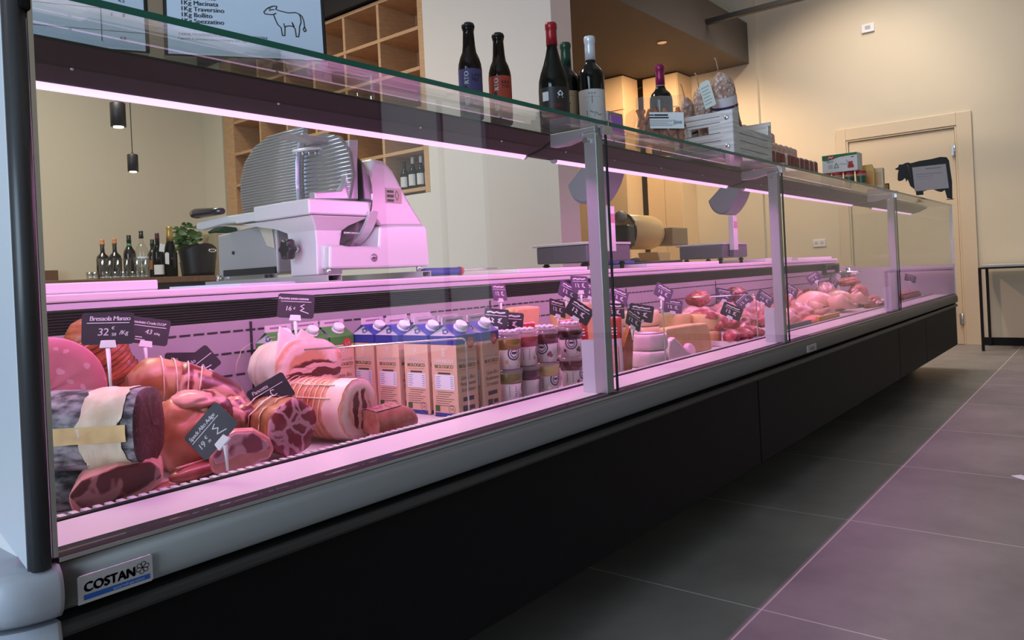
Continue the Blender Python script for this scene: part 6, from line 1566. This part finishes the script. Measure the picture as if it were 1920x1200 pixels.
# ---------------------------------------------------------------- price cards
def card(px_, py_, dep, roll_, label, lines, w=.080, h=.055, stem=.075, yaw=0.0, col=None, shear=.12, base=None):
    p = PD(px_, py_, dep); yw = facecam(p.x, p.y) + yaw
    rt = Matrix.Translation(p) @ Matrix.Rotation(yw, 4, 'Z') @ Matrix.Rotation(R(-10), 4, 'X') @ Matrix.Rotation(roll_, 4, 'Y')
    t = thing('price_card', label, 'price tag', (p.x, p.y, p.z - stem), yw, group='chalk price cards')
    f = lambda u, v, d=0: tuple(rt @ Vector((u, -d, v)))
    r = .004; pl = [(-w / 2 + r, -h / 2), (w / 2 - r, -h / 2), (w / 2, -h / 2 + r), (w / 2, h / 2 - r), (w / 2 - r, h / 2), (-w / 2 + r, h / 2), (-w / 2, h / 2 - r), (-w / 2, -h / 2 + r)]
    cd = MB().prism(pl, lambda u, v, d: f(u, v, d), 0, .0012).build('card', col or M_tagc, t)
    l = MB(); g = lambda u, v: f(u, v, .0017)
    for it in lines:
        if it[0] == 't':
            for q in (0, .00035): l.text(it[1], it[2], lambda x, y, q=q: g(it[3] + x + q, it[4] + y), shear=shear, space=it[5] if len(it) > 5 else .95)
        else: l.line(it[1], it[2], g)
    l.build('lettering', M_chalkw, cd)
    cl = MB().prism([(-.013, -.006), (.013, -.006), (.011, .007), (-.011, .007)], lambda u, v, d: f(u, -h / 2 + v, d), -.003, .0035).build('clip', M_wplast, t, bevel=.0006)
    b0 = Vector(f(0, -h / 2 - .0065)); b1 = b0 + Vector((.002, 0, -max(stem - h / 2, .012)))
    MB().tube([b0, b0.lerp(b1, .5), b1], [.0042, .0026, .0022], 8).build('stem', M_wplast, t)
    return t
def scrib(n=2, w=.08, h=.055, top=True):
    s = [('l', [(-w * .36, h * .30), (-w * .24, h * .34), (-w * .1, h * .29), (.0, h * .34), (w * .14, h * .30), (w * .32, h * .34)], .0042), ('l', [(-w * .40, h * .17), (w * .40, h * .17)], .0016)]
    s += [('l', [(-w * .26, h * .02), (-w * .26, -h * .18)], .003), ('l', [(-w * .16, h * .02), (-w * .08, -.002), (-w * .14, -h * .16), (-w * .06, -h * .18)], .003), ('l', [(w * .22, h * .04), (w * .10, -.001), (w * .18, -h * .06), (w * .10, -h * .14), (w * .26, -h * .2)], .003)]
    return s
euro = lambda x: ('l', [(x + .008, .004), (x + .002, .006), (x, .0), (x + .003, -.007), (x + .010, -.006)], .0016)
card(203, 616, 1.30, R(3), "price card reading 'Bresaola Manzo' on a white stem, biggest at the near end", [('t', 'Bresaola Manzo', .0112, -.029, .0135, .88), ('l', [(-.032, .0095), (.032, .0095)], .0011), ('t', '32', .018, -.017, -.012), ('t', '€', .0075, .0045, -.002), ('t', '50', .0075, .0045, -.013), ('t', '/Kg', .0105, .0165, -.011)], stem=.115)
card(278, 621, 1.58, R(12), "price card reading 'Prosciutto Crudo', half behind the Bresaola card", [('t', 'Prosciutto Crudo D.O.P', .0078, -.035, .0145, .86), ('l', [(-.033, .010), (.033, .010)], .0011), ('t', '43', .014, -.006, -.006), ('t', '€/Kg', .006, .011, -.006), ('l', [(-.022, -.014), (-.010, -.014)], .0016), ('l', [(-.022, -.019), (-.004, -.019)], .0014)], stem=.085)
card(374, 684, 1.66, R(-36), "price card reading 'Lardo' tilted upward behind the raw ham", [('t', 'Lardo', .012, -.028, .010), ('l', [(-.034, .005), (.034, .005)], .0014), ('l', [(.0, -.006), (.006, -.004), (.004, -.014), (.018, -.016)], .0018)], stem=.06, w=.075)
card(345, 684, 1.70, R(4), 'flat price card behind the Lardo card, mostly covered', [('t', 'Ros', .010, -.028, .010), ('l', [(-.034, .006), (.034, .006)], .0014)], stem=.06)
card(396, 808, 1.24, R(-48), "price card reading 'Speck Alto Adige' turned on edge by the speck slice", [('t', 'Speck Alto Adige', .0098, -.036, .0125, .88), ('l', [(-.036, .0085), (.026, .0085)], .0011), ('t', '19', .014, -.034, -.010), ('t', '€', .008, -.016, -.004), ('t', '70', .006, -.016, -.012), ('l', [(.012, .003), (.004, .0), (.012, -.006), (.004, -.012), (.020, -.018)], .0016)], stem=.070, yaw=-.5)
card(508, 738, 1.52, R(-27), "price card reading 'Pancetta' peeking from behind the coppa", [('t', 'Pancetta', .0110, -.032, .0135, .9), ('l', [(-.034, .009), (.03, .009)], .0011), ('t', '18', .014, -.022, -.010), euro(.0)], stem=.05)
card(555, 574, 1.72, R(6), "price card reading 'Pancetta senza cotenna' above the white pancetta", [('t', 'Pancetta senza cotenna', .0082, -.0385, .0145, .86), ('l', [(-.033, .010), (.033, .010)], .0011), ('t', '16', .015, -.024, -.011), ('t', '€', .0075, -.006, -.008), ('l', [(.018, .004), (.010, .0), (.018, -.005), (.010, -.010), (.028, -.016)], .0014)], stem=.10)
M_lil = mat('lilac_card', (.10, .065, .13), .5)
for (px_, py_, dep, rl, yw, stem, lab, ww) in (
    (936, 548, 2.45, 4, .95, .09, 'narrow-looking price card on a stem above the back of the milk', .075), (930, 598, 2.05, 6, -.5, .05, 'dark price card just right of the milk carton tops', .075), (957, 604, 2.12, 6, -.3, .05, 'dark price card in front of the orange cheese block', .075),
    (1066, 547, 2.5, 28, .7, .06, 'tilted price card left of the pair above the pale cheese', .08), (1087, 533, 2.5, 4, .8, .085, 'upright price card topmost behind the first pillar', .08), (1108, 546, 2.6, 22, .8, .05, 'price card partly hidden by the first pillar', .08),
    (1086, 584, 2.3, 36, .4, .04, 'dark tilted price card above the red pouches', .085), (1045, 578, 2.5, 14, .9, .05, 'thin-looking price card beside the orange cheese block', .08),
    (1160, 556, 2.85, 24, .6, .07, 'lilac tilted price card right of the first pillar', .08), (1152, 583, 2.7, 6, .5, .05, 'lilac price card low behind the first pillar glass edge', .08), (1244, 548, 3.0, 30, .6, .09, 'lilac tilted price card on a long stem over the yellow wheel', .08),
    (1202, 587, 2.45, 12, .2, .055, 'dark price card on a white stem above the stacked ricotta', .08), (1188, 600, 2.4, 30, .9, .06, 'dark red-lit price card left of the ricotta card', .07), (1262, 574, 3.1, 12, .4, .04, 'lilac price card low behind the labelled yellow wheel', .08),
    (1358, 553, 3.4, 14, .6, .06, 'pale-looking price card stuck in the pale meat joint', .085), (1394, 564, 3.5, -40, .2, .04, 'dark price card lying aslant on the meat joint', .08), (1372, 584, 3.1, 26, .3, .04, 'price card lying aslant on the dark red meat', .085), (1434, 560, 3.6, 36, .4, .06, 'price card at the left of the second pillar', .085),
    (1484, 545, 4.0, 30, .8, .06, 'price card right of the second pillar over the poultry', .085), (1526, 521, 4.6, -30, .4, .06, 'price card above the dark joint in the third section', .085), (1563, 528, 4.8, 40, .9, .05, 'price card near the steel pot', .08)):
    card(px_, py_, dep, R(rl), lab, scrib(), ww, .055, stem, yw, M_lil if py_ < 576 and dep > 2.4 else None)
q_ = PY(1707, 522, .25)
card(1707, 522, (q_ - CAM).dot(FWD), R(20), 'price card above the squared beef block', scrib(), .09, .055, max(q_.z - (ZD + .066), .04), .6, M_lil)
# ---------------------------------------------------------------- chrome wire fences
M_chr = mat('chrome_wire', (.75, .75, .78), .12, .95)
def fence(pts, label):
    t = thing('wire_divider', label, 'divider', tuple(pts[-1]), group='chrome wire dividers')
    MB().tube(pts, .0022, 8).build('wire', M_chr, t)
def bend(pts, n=5, r=.018):
    pts = [Vector(p) for p in pts]; out = [pts[0]]
    for a, b, c_ in zip(pts[:-2], pts[1:-1], pts[2:]):
        i, o = b + (a - b).normalized() * r, b + (c_ - b).normalized() * r
        for k in range(n + 1): u = k / n; out.append((i * (1 - u) + b * u) * (1 - u) + (b * (1 - u) + o * u) * u)
    out.append(pts[-1]); return out
def fence_at(xa, xb, y, zt, label, yb=.60):
    fence(bend([(xa, yb, zt), (xa, y, zt), (xb, y, zt), (xb, y, ZD + .004), (xa, y, ZD + .004)]), label)
for (x0, x1, top, label) in ((570, 873, 634, 'chrome wire divider around the milk cartons'), (1140, 1243, 577, 'chrome wire divider around the ricotta'), (1300, 1417, 552, 'chrome wire divider before the raw meat')):
    a, b = PY(x0, top + 22, .40), PY(x1, top, .196)
    zt = PY(x1, top, .196).z
    fence(bend([(a.x, .40, zt), (b.x, .196, zt), (b.x, .196, ZD + .003), (b.x - .05, .196, ZD + .003)], r=.012), label)
